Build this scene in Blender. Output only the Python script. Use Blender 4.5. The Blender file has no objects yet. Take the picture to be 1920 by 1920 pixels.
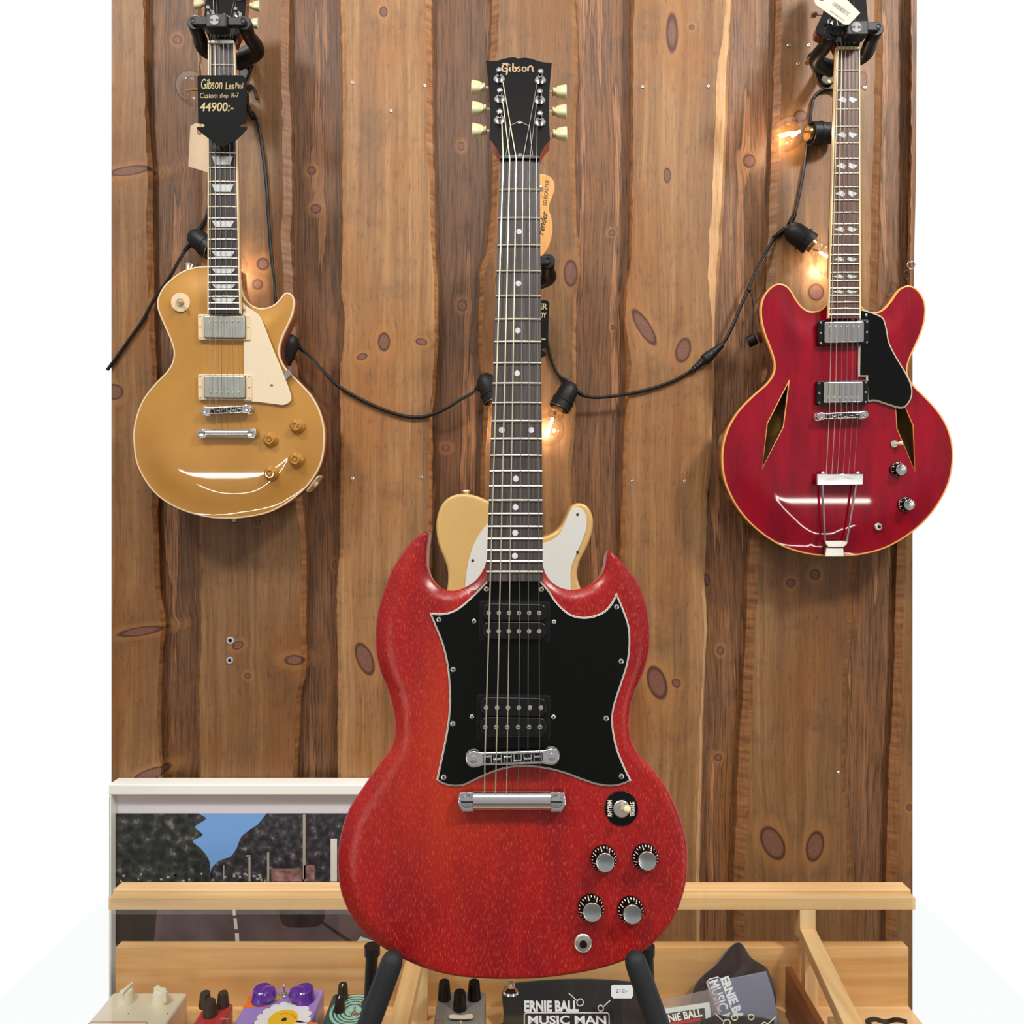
import bpy, math, random
import numpy as np
from mathutils import Vector, Matrix
from mathutils.geometry import delaunay_2d_cdt

random.seed(7)
SC = bpy.context.scene
COL = SC.collection
FPX = 1387.0          # focal length in pixels of the 1920 frame
CZ = 1.534            # camera height

# ---------------------------------------------------------------- camera, world, lamps, exposure
cam_d = bpy.data.cameras.new('camera')
cam = bpy.data.objects.new('camera', cam_d)
COL.objects.link(cam)
cam.location = (0, 0, CZ)
cam.rotation_euler = (math.pi/2, 0, 0)
cam_d.sensor_width = 36.0
cam_d.lens = FPX/1920*36
cam_d.clip_start = 0.02
SC.camera = cam
SC.view_settings.view_transform = 'Standard'
SC.view_settings.look = 'None'
SC.view_settings.gamma = 1.0
SC.view_settings.exposure = 0.0
SC.view_settings.use_curve_mapping = False
SC.cycles.use_denoising = True
SC.cycles.max_bounces = 6
SC.cycles.transparent_max_bounces = 12
SC.cycles.caustics_reflective = False
SC.cycles.caustics_refractive = False
SC.cycles.sample_clamp_indirect = 4.0

world = bpy.data.worlds.new('shop_surroundings')
SC.world = world
world.use_nodes = True
wn, wl = world.node_tree.nodes, world.node_tree.links
wn.clear()
w_out = wn.new('ShaderNodeOutputWorld'); w_bg = wn.new('ShaderNodeBackground')
w_tc = wn.new('ShaderNodeTexCoord'); w_sep = wn.new('ShaderNodeSeparateXYZ')
w_mr = wn.new('ShaderNodeMapRange'); w_mr.interpolation_type = 'SMOOTHSTEP'
w_mr.inputs['From Min'].default_value = 0.05; w_mr.inputs['From Max'].default_value = 0.45
w_ramp = wn.new('ShaderNodeValToRGB'); w_mz = wn.new('ShaderNodeMapRange'); w_mz.inputs['From Min'].default_value = -1; w_mz.inputs['From Max'].default_value = 1
w_mix = wn.new('ShaderNodeMix'); w_mix.data_type = 'RGBA'
wl.new(w_tc.outputs['Generated'], w_sep.inputs[0]); wl.new(w_sep.outputs['Y'], w_mr.inputs['Value'])
wl.new(w_sep.outputs['Z'], w_mz.inputs['Value']); wl.new(w_mz.outputs[0], w_ramp.inputs[0])
e = w_ramp.color_ramp.elements          # the dim shop in front of the wall: dark floor, lighter ceiling
e[0].position = 0.15; e[0].color = (0.10, 0.085, 0.07, 1)
e[1].position = 1.0; e[1].color = (0.62, 0.60, 0.57, 1)
m_ = e.new(0.40); m_.color = (0.16, 0.15, 0.14, 1)
m_ = e.new(0.475); m_.color = (0.44, 0.43, 0.42, 1)
m_ = e.new(0.56); m_.color = (0.40, 0.38, 0.36, 1)
m_ = e.new(0.75); m_.color = (0.50, 0.48, 0.46, 1)
wl.new(w_mr.outputs[0], w_mix.inputs['Factor']); wl.new(w_ramp.outputs[0], w_mix.inputs['A'])
w_mix.inputs['B'].default_value = (1.03, 1.03, 1.03, 1)      # plain white surround added beyond the ends of the plank wall
wl.new(w_mix.outputs['Result'], w_bg.inputs['Color']); wl.new(w_bg.outputs[0], w_out.inputs[0])
w_bg.inputs['Strength'].default_value = 1.0

def lamp(name, loc, target, power, size, color, spread=math.pi):
    d = bpy.data.lights.new(name, 'AREA'); d.shape = 'DISK'; d.size = size; d.energy = power; d.color = color; d.spread = spread
    o = bpy.data.objects.new(name, d); COL.objects.link(o)
    o.location = loc
    o.rotation_euler = (Vector(target)-Vector(loc)).to_track_quat('-Z', 'Y').to_euler()
    return o
lamp('ceiling_lamp', (-1.25, -0.2, 3.4), (-0.2, 1.1, 1.3), 34, 0.34, (1.0, 0.95, 0.88))
lamp('ceiling_lamp', (1.5, -0.2, 3.4), (0.2, 1.1, 1.2), 56, 0.34, (1.0, 0.95, 0.88))
lamp('ceiling_lamp', (0.0, -0.4, 3.5), (0.0, 1.0, 1.3), 20, 0.8, (1.0, 0.97, 0.93))

# ---------------------------------------------------------------- helpers
def srgb(h, a=1.0):
    h = h.lstrip('#')
    c = [int(h[i:i+2], 16)/255 for i in (0, 2, 4)]
    return tuple([(x/12.92 if x <= 0.04045 else ((x+0.055)/1.055)**2.4) for x in c]+[a])

def tag(o, label=None, cat=None, group=None, kind=None):
    if label: o['label'] = label
    if cat: o['category'] = cat
    if group: o['group'] = group
    if kind: o['kind'] = kind
    return o

def W(px, py, Z):
    """world point seen at a pixel of the photograph, at depth Z"""
    return Vector(((px-960)/FPX*Z, Z, CZ-(py-960)/FPX*Z))

class Frame:
    """a plane in the world: u right, v up, n towards the viewer"""
    def __init__(s, px, py, Z, tilt=0.0, roll=0.0, turn=0.0, M=None):
        if M is not None: s.M = M
        else:
            a = math.radians(tilt)
            u = Vector((1, 0, 0)); v = Vector((0, math.sin(a), math.cos(a))); n = Vector((0, -math.cos(a), math.sin(a)))
            R = Matrix((u, v, n)).transposed()
            R = Matrix.Rotation(math.radians(turn), 3, 'Z') @ R @ Matrix.Rotation(math.radians(roll), 3, 'Z')
            s.M = Matrix.Translation(W(px, py, Z)) @ R.to_4x4()
        s.I = s.M.inverted()
        s.o = s.I @ Vector((0, 0, CZ))
    def p(s, px, py, h=0.0):
        d = s.I.to_3x3() @ Vector(((px-960)/FPX, 1, -(py-960)/FPX))
        t = (h-s.o.z)/d.z
        q = s.o+d*t
        return (q.x, q.y)
    def pp(s, pts, h=0.0): return [s.p(a, b, h) for a, b in pts]
    def k(s, px, py):
        a = s.p(px, py); b = s.p(px+1, py)
        return math.hypot(a[0]-b[0], a[1]-b[1])

def child_frame(F, u, v, n, tilt, roll=0.0):
    return Frame(0, 0, 0, M=F.M @ Matrix.Translation((u, v, n)) @ Matrix.Rotation(math.radians(-tilt), 4, 'X') @ Matrix.Rotation(math.radians(roll), 4, 'Z'))

def thing(name, F, label, cat, group=None):
    o = bpy.data.objects.new(name, None); COL.objects.link(o)
    o.empty_display_size = 0.05
    o.matrix_world = F.M
    o['Minv'] = 0
    del o['Minv']
    MATS[o.name] = F.I.copy()
    tag(o, label, cat, group)
    return o
MATS = {}
IDENT = Frame(0, 0, 0, M=Matrix.Identity(4))

def catmull(pts, closed=True, step=6, corners=()):
    """smooth curve through pts; indices in corners stay sharp"""
    n = len(pts); out = []
    rng = range(n) if closed else range(n-1)
    P = [Vector((a[0], a[1]) if len(a) == 2 else a) for a in pts]
    for i in rng:
        p1, p2 = P[i], P[(i+1) % n]
        p0 = P[(i-1) % n] if (closed or i > 0) else p1
        p3 = P[(i+2) % n] if (closed or i+2 < n) else p2
        m1 = (p2-p0)/2; m2 = (p3-p1)/2
        L = (p2-p1).length
        if i in corners or (not closed and i == 0): m1 = (p2-p1)
        if (i+1) % n in corners or (not closed and i+2 >= n): m2 = (p2-p1)
        for m in (m1, m2):
            if m.length > L*1.2: m *= L*1.2/m.length
        for k in range(step):
            t = k/step
            out.append(p1*(2*t**3-3*t*t+1)+m1*(t**3-2*t*t+t)+p2*(-2*t**3+3*t*t)+m2*(t**3-t*t))
    if not closed: out.append(P[-1])
    return [tuple(q) for q in out]

def ccw(pts):
    a = sum(pts[i][0]*pts[(i+1) % len(pts)][1]-pts[(i+1) % len(pts)][0]*pts[i][1] for i in range(len(pts)))
    return list(pts) if a > 0 else list(reversed(pts))

def inset(pts, d):
    n = len(pts); out = []
    for i in range(n):
        a = Vector(pts[i-1]); b = Vector(pts[i]); c = Vector(pts[(i+1) % n])
        e1 = (b-a); e2 = (c-b)
        if e1.length < 1e-9: e1 = e2
        if e2.length < 1e-9: e2 = e1
        e1 = e1.normalized(); e2 = e2.normalized()
        n1 = Vector((-e1.y, e1.x)); n2 = Vector((-e2.y, e2.x))
        m = n1+n2
        if m.length < 1e-6: m = n1
        m.normalize()
        f = 1/max(0.45, m.dot(n1))
        out.append((b.x+m.x*d*f, b.y+m.y*d*f))
    return out

def rrect(u0, v0, u1, v1, r, seg=4):
    if u1 < u0: u0, u1 = u1, u0
    if v1 < v0: v0, v1 = v1, v0
    r = min(r, (u1-u0)/2*0.999, (v1-v0)/2*0.999)
    out = []
    for cx, cy, a0 in ((u1-r, v1-r, 0), (u0+r, v1-r, 90), (u0+r, v0+r, 180), (u1-r, v0+r, 270)):
        for k in range(seg+1):
            a = math.radians(a0+90*k/seg)
            out.append((cx+r*math.cos(a), cy+r*math.sin(a)))
    return out

def circ(c, r, seg=24, ry=None):
    return [(c[0]+r*math.cos(2*math.pi*i/seg), c[1]+(ry or r)*math.sin(2*math.pi*i/seg)) for i in range(seg)]

class MB:
    """collects faces in a frame; build() links them as one mesh object"""
    def __init__(s, F): s.F = F; s.v = []; s.f = []; s.m = []; s.colors = None
    def add(s, vs, fs, m=0, T=None):
        b = len(s.v)
        for q in vs:
            q = Vector(q)
            s.v.append(T @ q if T is not None else q)
        for f in fs: s.f.append([b+i for i in f]); s.m.append(m)
        return s
    def rings(s, rings, m=0, cap0=True, cap1=True, T=None, mtop=None, capz=False):
        """rings of equal length, each a list of 3-d points"""
        n = len(rings[0]); vs = [q for r in rings for q in r]; fs = []
        for k in range(len(rings)-1):
            for i in range(n):
                j = (i+1) % n
                fs.append([k*n+i, k*n+j, (k+1)*n+j, (k+1)*n+i])
        s.add(vs, fs, m, T)
        b = len(s.v)-len(vs)
        def cap(ring, flip):
            if n > 26 and capz:
                z0 = ring[0][2]
                V, _, Fc, _, _, _ = delaunay_2d_cdt([Vector((q[0], q[1])) for q in ring], [(i, (i+1) % n) for i in range(n)], [], 0, 1e-7)
                A = np.array([tuple(v) for v in V]); cen = np.array([A[list(f)].mean(0) for f in Fc])
                P0 = np.array([(q[0], q[1]) for q in ring]); P1 = np.roll(P0, -1, 0); x = cen[:, 0][:, None]; y = cen[:, 1][:, None]
                xc = (P1[:, 0]-P0[:, 0])*(y-P0[:, 1])/((P1[:, 1]-P0[:, 1])+1e-15)+P0[:, 0]
                up = (P0[:, 1] <= y) & (P1[:, 1] > y) & (xc > x); dn = (P0[:, 1] > y) & (P1[:, 1] <= y) & (xc > x)
                wind = up.sum(1)-dn.sum(1)
                fs_ = []
                for f, w_ in zip(Fc, wind):
                    if w_ < 1: continue
                    p0, p1, p2 = (A[f[0]], A[f[1]], A[f[2]]); g_ = list(f)
                    if ((p1[0]-p0[0])*(p2[1]-p0[1])-(p2[0]-p0[0])*(p1[1]-p0[1]) > 0) == flip: g_ = g_[::-1]
                    fs_.append(g_)
                s.add([(v[0], v[1], z0) for v in A], fs_, m if (flip or mtop is None) else mtop, T)
                return True
            return False
        if cap1 and not cap(rings[-1], False): s.f.append([b+(len(rings)-1)*n+i for i in range(n)]); s.m.append(m if mtop is None else mtop)
        if cap0 and not cap(rings[0], True): s.f.append([b+i for i in reversed(range(n))]); s.m.append(m)
        return s
    def prism(s, pts, n0, n1, m=0, r=0.0, T=None, mtop=None, cap0=True):
        pts = ccw([tuple(p[:2]) for p in pts])
        if r <= 0:
            R = [[(a, b, n0) for a, b in pts], [(a, b, n1) for a, b in pts]]
        else:
            R = [[(a, b, n0) for a, b in pts]]
            for t in (0, 30, 60, 90):
                t = math.radians(t)
                q = inset(pts, r*(1-math.cos(t))) if t > 0 else pts
                R.append([(a, b, n1-r+r*math.sin(t)) for a, b in q])
            q = inset(pts, r*1.25)
            R.append([(a, b, n1) for a, b in q])
        return s.rings(R, m, cap0=cap0, T=T, mtop=mtop, capz=True)
    def box(s, u0, u1, v0, v1, n0, n1, m=0, r=0.0, T=None):
        return s.prism([(u0, v0), (u1, v0), (u1, v1), (u0, v1)], n0, n1, m, r, T)
    def lathe(s, c, prof, seg=24, m=0, T=None, ry=1.0):
        """prof: (radius, n) pairs, axis along n at c"""
        R = [[(c[0]+max(r, 1e-5)*math.cos(2*math.pi*i/seg), c[1]+ry*max(r, 1e-5)*math.sin(2*math.pi*i/seg), h) for i in range(seg)] for r, h in prof]
        if prof[0][1] > prof[-1][1]: R = R[::-1]
        return s.rings(R, m, T=T)
    def tube(s, path, r, seg=8, m=0, T=None, flat=1.0, cap=True):
        P = [Vector(p) for p in path]; R = []
        prev = None
        for i, p in enumerate(P):
            t = (P[min(i+1, len(P)-1)]-P[max(i-1, 0)]).normalized()
            if prev is None:
                prev = Vector((0, 0, 1)) if abs(t.z) < 0.9 else Vector((1, 0, 0))
            a = (prev-t*prev.dot(t)).normalized(); b = t.cross(a); prev = a
            rr = r[i] if isinstance(r, (list, tuple)) else r
            R.append([tuple(p+a*rr*flat*math.cos(2*math.pi*k/seg)+b*rr*math.sin(2*math.pi*k/seg)) for k in range(seg)])
        return s.rings(R, m, cap0=cap, cap1=cap, T=T)
    def stroke(s, pts, w, n0, n1, m=0):
        """flat ribbon lettering stroke in the frame plane"""
        P = [Vector(p[:2]) for p in pts]; L = []; Rr = []
        for i, p in enumerate(P):
            t = (P[min(i+1, len(P)-1)]-P[max(i-1, 0)])
            if t.length < 1e-9: t = Vector((1, 0))
            t.normalize(); q = Vector((-t.y, t.x))*w/2
            L.append(p+q); Rr.append(p-q)
        for i in range(len(P)-1):
            s.prism([L[i], L[i+1], Rr[i+1], Rr[i]], n0, n1, m)
        return s
    def text(s, string, box, n0, m=0, rot=0, shear=0.0, thick=0.0002, bold=0.0, T=None):
        """string laid into a box (u0,v0,u1,v1) of the frame; rot in degrees"""
        vs, fs = glyphs(string, shear, bold)
        if not vs: return s
        xs = [q[0] for q in vs]; ys = [q[1] for q in vs]
        w = max(xs)-min(xs) or 1; h = max(ys)-min(ys) or 1
        cx, cy = (max(xs)+min(xs))/2, (max(ys)+min(ys))/2
        u0, v0, u1, v1 = box
        bw, bh = abs(u1-u0), abs(v1-v0)
        a = math.radians(rot); ca, sa = math.cos(a), math.sin(a)
        if rot in (90, -90, 270): bw, bh = bh, bw
        out = []
        for x, y, z in vs:
            X = (x-cx)/w*bw; Y = (y-cy)/h*bh
            out.append(((u0+u1)/2+X*ca-Y*sa, (v0+v1)/2+X*sa+Y*ca, n0+z*thick))
        return s.add(out, fs, m, T)
    def build(s, name, mats, parent=None, root=None, smooth=35, label=None):
        root = root or parent
        I = MATS[root.name] if (root is not None and root.name in MATS) else Matrix.Identity(4)
        A = I @ s.F.M
        me = bpy.data.meshes.new(name)
        me.from_pydata([tuple(A @ q) for q in s.v], [], s.f)
        for mt in (mats if isinstance(mats, (list, tuple)) else [mats]): me.materials.append(mt)
        me.polygons.foreach_set('material_index', s.m)
        me.validate()
        if smooth:
            me.polygons.foreach_set('use_smooth', [True]*len(me.polygons))
            me.set_sharp_from_angle(angle=math.radians(smooth))
        me.update()
        o = bpy.data.objects.new(name, me); COL.objects.link(o)
        if parent is not None: o.parent = parent
        if root is not None: MATS[o.name] = I
        if label: o['label'] = label
        return o

_gl = {}
def glyphs(string, shear=0.0, bold=0.0):
    k = (string, shear, bold)
    if k in _gl: return _gl[k]
    cu = bpy.data.curves.new('lettering', 'FONT')
    cu.body = string; cu.size = 1.0; cu.resolution_u = 3; cu.shear = shear; cu.offset = bold; cu.extrude = 0.5
    o = bpy.data.objects.new('lettering', cu); COL.objects.link(o)
    dg = bpy.context.evaluated_depsgraph_get(); dg.update()
    me = o.evaluated_get(dg).to_mesh()
    vs = [tuple(v.co) for v in me.vertices]; fs = [list(p.vertices) for p in me.polygons]
    o.evaluated_get(dg).to_mesh_clear()
    bpy.data.objects.remove(o); bpy.data.curves.remove(cu)
    _gl[k] = (vs, fs)
    return _gl[k]

# ---------------------------------------------------------------- materials
def new_mat(name):
    m = bpy.data.materials.new(name); m.use_nodes = True
    nt = m.node_tree
    return m, nt, nt.nodes, nt.links, nt.nodes['Principled BSDF']
def setp(b, base=None, rough=None, metal=None, coat=None, coatr=0.03, spec=None, trans=None, emit=None, es=0, sheen=None):
    if base is not None: b.inputs['Base Color'].default_value = base
    if rough is not None: b.inputs['Roughness'].default_value = rough
    if metal is not None: b.inputs['Metallic'].default_value = metal
    if coat is not None: b.inputs['Coat Weight'].default_value = coat; b.inputs['Coat Roughness'].default_value = coatr
    if spec is not None: b.inputs['Specular IOR Level'].default_value = spec
    if emit is not None: b.inputs['Emission Color'].default_value = emit; b.inputs['Emission Strength'].default_value = es
    if sheen is not None: b.inputs['Sheen Weight'].default_value = sheen
_mc = {}
def plain(name, hexc, rough=0.5, metal=0.0, coat=0.0, spec=None, noise=0.0, bump=0.0, nscale=60, coatr=0.03, sheen=None):
    """plain colour broken by a little noise"""
    if name in _mc: return _mc[name]
    m, nt, N, L, b = new_mat(name)
    setp(b, srgb(hexc), rough, metal, coat, coatr, spec, sheen=sheen)
    if noise or bump:
        tc = N.new('ShaderNodeTexCoord'); nz = N.new('ShaderNodeTexNoise'); nz.inputs['Scale'].default_value = nscale; nz.inputs['Detail'].default_value = 4
        L.new(tc.outputs['Object'], nz.inputs['Vector'])
        if noise:
            mx = N.new('ShaderNodeMix'); mx.data_type = 'RGBA'; mx.blend_type = 'MULTIPLY'; mx.inputs['Factor'].default_value = noise
            cr = N.new('ShaderNodeValToRGB'); cr.color_ramp.elements[0].position = 0.3; cr.color_ramp.elements[1].position = 0.7
            cr.color_ramp.elements[0].color = (0.25, 0.25, 0.25, 1)
            L.new(nz.outputs['Fac'], cr.inputs[0]); mx.inputs['A'].default_value = srgb(hexc); L.new(cr.outputs[0], mx.inputs['B'])
            L.new(mx.outputs['Result'], b.inputs['Base Color'])
        if bump:
            bp = N.new('ShaderNodeBump'); bp.inputs['Strength'].default_value = bump; bp.inputs['Distance'].default_value = 0.001
            L.new(nz.outputs['Fac'], bp.inputs['Height']); L.new(bp.outputs[0], b.inputs['Normal'])
    _mc[name] = m
    return m
def ramp(N, stops):
    cr = N.new('ShaderNodeValToRGB'); el = cr.color_ramp.elements
    el[0].position, el[0].color = stops[0][0], srgb(stops[0][1])
    el[1].position, el[1].color = stops[-1][0], srgb(stops[-1][1])
    for p, c in stops[1:-1]:
        x = el.new(p); x.color = srgb(c)
    return cr
def grain(name, stops, scale=(60, 60, 4), rough=0.45, coat=0.0, detail=5, bump=0.15, space='Object', nscale=1.0, blotch=None, dist=0.0, metal=0.0, spec=None, coatr=0.05):
    """wood whose grain runs along the axis with the small scale; blotch adds a broad second colour"""
    if name in _mc: return _mc[name]
    m, nt, N, L, b = new_mat(name)
    setp(b, None, rough, metal, coat, coatr, spec)
    tc = N.new('ShaderNodeTexCoord'); mp = N.new('ShaderNodeMapping'); mp.inputs['Scale'].default_value = scale
    nz = N.new('ShaderNodeTexNoise'); nz.inputs['Scale'].default_value = nscale; nz.inputs['Detail'].default_value = detail; nz.inputs['Distortion'].default_value = dist
    L.new(tc.outputs[space], mp.inputs[0]); L.new(mp.outputs[0], nz.inputs['Vector'])
    cr = ramp(N, stops); L.new(nz.outputs['Fac'], cr.inputs[0])
    out = cr.outputs[0]
    if blotch:
        hexc, sc, lo, hi, fac = blotch
        n2 = N.new('ShaderNodeTexNoise'); n2.inputs['Scale'].default_value = 1.0; n2.inputs['Detail'].default_value = 3
        mp2 = N.new('ShaderNodeMapping'); mp2.inputs['Scale'].default_value = sc
        L.new(tc.outputs[space], mp2.inputs[0]); L.new(mp2.outputs[0], n2.inputs['Vector'])
        mr = N.new('ShaderNodeMapRange'); mr.inputs['From Min'].default_value = lo; mr.inputs['From Max'].default_value = hi; mr.inputs['To Max'].default_value = fac
        L.new(n2.outputs['Fac'], mr.inputs['Value'])
        mx = N.new('ShaderNodeMix'); mx.data_type = 'RGBA'
        L.new(mr.outputs[0], mx.inputs['Factor']); L.new(out, mx.inputs['A']); mx.inputs['B'].default_value = srgb(hexc)
        out = mx.outputs['Result']
    L.new(out, b.inputs['Base Color'])
    if bump:
        bp = N.new('ShaderNodeBump'); bp.inputs['Strength'].default_value = bump; bp.inputs['Distance'].default_value = 0.0006
        L.new(nz.outputs['Fac'], bp.inputs['Height']); L.new(bp.outputs[0], b.inputs['Normal'])
    _mc[name] = m
    return m
def clear(name, tint=(1, 1, 1, 1), ior=1.5, rough=0.0, mul=1.0, milk=0.0, milkc='#c8c8d0'):
    """thin clear glass or film: see-through with a mirror-like sheen that grows at grazing angles"""
    if name in _mc: return _mc[name]
    m, nt, N, L, b = new_mat(name)
    N.remove(b)
    out = N['Material Output']
    tr = N.new('ShaderNodeBsdfTransparent'); tr.inputs[0].default_value = tint
    gl = N.new('ShaderNodeBsdfGlossy'); gl.inputs['Roughness'].default_value = rough
    fr = N.new('ShaderNodeFresnel'); fr.inputs[0].default_value = ior
    mu = N.new('ShaderNodeMath'); mu.operation = 'MULTIPLY'; mu.inputs[1].default_value = mul; mu.use_clamp = True
    mx = N.new('ShaderNodeMixShader')
    ge = N.new('ShaderNodeNewGeometry'); iv = N.new('ShaderNodeMath'); iv.operation = 'SUBTRACT'; iv.inputs[0].default_value = mul
    L.new(ge.outputs['Backfacing'], iv.inputs[1]); iv.use_clamp = True; L.new(iv.outputs[0], mu.inputs[1])
    L.new(fr.outputs[0], mu.inputs[0]); L.new(mu.outputs[0], mx.inputs[0])
    src = tr.outputs[0]
    if milk:
        df = N.new('ShaderNodeBsdfDiffuse'); df.inputs[0].default_value = srgb(milkc)
        m2 = N.new('ShaderNodeMixShader'); m2.inputs[0].default_value = milk
        L.new(tr.outputs[0], m2.inputs[1]); L.new(df.outputs[0], m2.inputs[2]); src = m2.outputs[0]
    L.new(src, mx.inputs[1]); L.new(gl.outputs[0], mx.inputs[2]); L.new(mx.outputs[0], out.inputs[0])
    _mc[name] = m
    return m

CHROME = plain('chrome', '#d9d9dc', 0.12, 1.0)
NICKEL = plain('brushed_nickel', '#e0ded6', 0.3, 1.0, noise=0.15, nscale=300)
STEEL = plain('string_steel', '#94928e', 0.3, 1.0)
BRONZE = plain('wound_string', '#c8bfa6', 0.4, 0.9)
FRETM = plain('fret_metal', '#d8d2be', 0.28, 0.9)
BLACKP = plain('black_plastic', '#060607', 0.25, spec=0.4)
BLACKM = plain('black_matte', '#08080a', 0.6, spec=0.2, noise=0.2)
BLACKG = plain('black_gloss', '#030304', 0.12, spec=0.3)
RUBBER = plain('black_rubber', '#101114', 0.5, noise=0.3, bump=0.1, nscale=200)
CREAM = plain('cream_plastic', '#d9c2a0', 0.35)
IVORY = plain('aged_ivory_plastic', '#b9b88c', 0.3, coat=0.3)
WHITEP = plain('white_plastic', '#e6e2d6', 0.35)
PEARL = plain('mother_of_pearl', '#cfd6da', 0.25, noise=0.35, nscale=400, coat=0.4)
PAPER = plain('paper', '#c8c1b2', 0.8)
GOLDINK = plain('gold_lettering', '#a8906a', 0.5)
CHALK = plain('chalk_lettering', '#b5a478', 0.8)
# ---------------------------------------------------------------- plank wall
ZF, ZR = 1.340, 1.362        # faces of the front boards / of the boards set back
KNOTS = [  # photo px x, y, half width, half height, lean (deg), darkness
 (322, 60, 8, 8, 0, .8), (243, 320, 38, 8, -8, .9), (578, 309, 8, 8, 0, .6), (586, 382, 9, 8, 0, .8), (719, 22, 7, 9, 0, .9), (720, 641, 11, 17, 0, .9),
 (790, 641, 10, 6, 10, .9), (679, 669, 10, 6, -20, 1), (863, 263, 6, 8, 0, .8), (493, 495, 12, 12, 0, .6), (483, 533, 10, 10, 0, .7), (865, 566, 8, 10, 0, .7),
 (1251, 329, 6, 13, 0, .9), (1150, 428, 6, 6, 0, .9), (1152, 608, 4, 5, 0, .9), (1412, 291, 11, 12, 0, .7), (1207, 612, 11, 36, -32, .9), (1281, 657, 13, 22, 15, .9),
 (1070, 512, 11, 22, 0, .9), (1297, 51, 5, 5, 0, .9), (1501, 218, 13, 12, 0, .7), (1530, 548, 13, 14, 0, 1), (1618, 150, 7, 16, 0, .9), (262, 1184, 42, 8, -9, .9),
 (446, 1210, 10, 7, -30, .9), (552, 1238, 19, 10, 0, .8), (684, 1236, 13, 28, -22, 1), (464, 1267, 6, 6, 0, .6), (282, 1452, 30, 9, -20, .9), (214, 735, 15, 13, 0, .9),
 (834, 838, 8, 7, 0, .7), (484, 980, 5, 5, 0, .9), (622, 1061, 4, 9, 0, 1), (1483, 1093, 8, 8, 0, 1.3), (1528, 1077, 9, 9, 0, 1.3), (1357, 1224, 6, 8, 0, .8),
 (1353, 1428, 7, 7, 0, .8), (1232, 1280, 16, 30, -18, .9), (1268, 1281, 8, 7, 30, .9), (1330, 1090, 7, 12, 0, .8), (1449, 1581, 17, 29, -28, .95), (1528, 1587, 14, 25, 12, 1),
 (1705, 1514, 5, 6, 0, .9), (1260, 62, 12, 40, 0, .5),
]
def wall_material():
    m, nt, N, L, b = new_mat('rough_planks')
    def math_(op, a, c=None, clamp=False):
        n = N.new('ShaderNodeMath'); n.operation = op; n.use_clamp = clamp
        for i, x in enumerate((a, c)):
            if x is None: continue
            if hasattr(x, 'links'): L.new(x, n.inputs[i])
            else: n.inputs[i].default_value = x
        return n.outputs[0]
    def mix(fac, a, c, bt='MIX'):
        n = N.new('ShaderNodeMix'); n.data_type = 'RGBA'; n.blend_type = bt
        for key, x in (('Factor', fac), ('A', a), ('B', c)):
            if hasattr(x, 'links'): L.new(x, n.inputs[key])
            else: n.inputs[key].default_value = x
        return n.outputs['Result']
    def mrange(v, a, c, d=0.0, e_=1.0, sm=False):
        n = N.new('ShaderNodeMapRange'); n.interpolation_type = 'SMOOTHSTEP' if sm else 'LINEAR'
        L.new(v, n.inputs['Value'])
        for k, x in (('From Min', a), ('From Max', c), ('To Min', d), ('To Max', e_)): n.inputs[k].default_value = x
        return n.outputs[0]
    tc = N.new('ShaderNodeTexCoord'); sp = N.new('ShaderNodeSeparateXYZ'); L.new(tc.outputs['Object'], sp.inputs[0])
    at = N.new('ShaderNodeAttribute'); at.attribute_name = 'plank'
    asp = N.new('ShaderNodeSeparateColor'); L.new(at.outputs['Color'], asp.inputs[0])
    tone, waney, rough = asp.outputs[0], asp.outputs[1], asp.outputs[2]
    ak = N.new('ShaderNodeAttribute'); ak.attribute_name = 'knot'
    ksp = N.new('ShaderNodeSeparateXYZ'); L.new(ak.outputs['Vector'], ksp.inputs[0])
    disp, dmin = ksp.outputs[0], math_('POWER', ksp.outputs[1], 2.0)
    X = math_('ADD', sp.outputs['X'], disp)
    X2 = math_('ADD', X, math_('MULTIPLY', tone, 7.3))
    # slow wander of the grain
    wob = N.new('ShaderNodeTexNoise'); wob.inputs['Scale'].default_value = 1.0; wob.inputs['Detail'].default_value = 2
    cv = N.new('ShaderNodeCombineXYZ'); L.new(math_('MULTIPLY', X2, 5.0), cv.inputs[0]); L.new(math_('MULTIPLY', sp.outputs['Z'], 2.2), cv.inputs[1]); L.new(cv.outputs[0], wob.inputs['Vector'])
    X3 = math_('ADD', X2, math_('MULTIPLY', wob.outputs['Fac'], 0.028))
    def noise(sx_, sz_, det=4, rough_=0.55, xx=None):
        c_ = N.new('ShaderNodeCombineXYZ'); L.new(math_('MULTIPLY', xx or X3, sx_), c_.inputs[0]); L.new(math_('MULTIPLY', sp.outputs['Z'], sz_), c_.inputs[1])
        n = N.new('ShaderNodeTexNoise'); n.inputs['Scale'].default_value = 1.0; n.inputs['Detail'].default_value = det; n.inputs['Roughness'].default_value = rough_
        L.new(c_.outputs[0], n.inputs['Vector']); return n.outputs['Fac']
    fine = noise(330, 11, 4, 0.65)          # sawn fibres
    streak = noise(60, 1.1, 5, 0.62)       # growth rings seen as stripes
    broad = noise(7, 2.6, 4, 0.6)    # broad stain patches
    speck = noise(170, 45, 4, 0.6)
    dirt = noise(9, 11, 5, 0.65, sp.outputs['X'])
    cr1 = ramp(N, [(0.28, '#79563a'), (0.45, '#8f6944'), (0.55, '#9d754c'), (0.72, '#b28a5f')]); L.new(streak, cr1.inputs[0])
    cr2 = ramp(N, [(0.28, '#6b4a33'), (0.45, '#825d40'), (0.58, '#93694a'), (0.75, '#b08457')]); L.new(streak, cr2.inputs[0])
    col = mix(rough, cr1.outputs[0], cr2.outputs[0])
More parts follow.
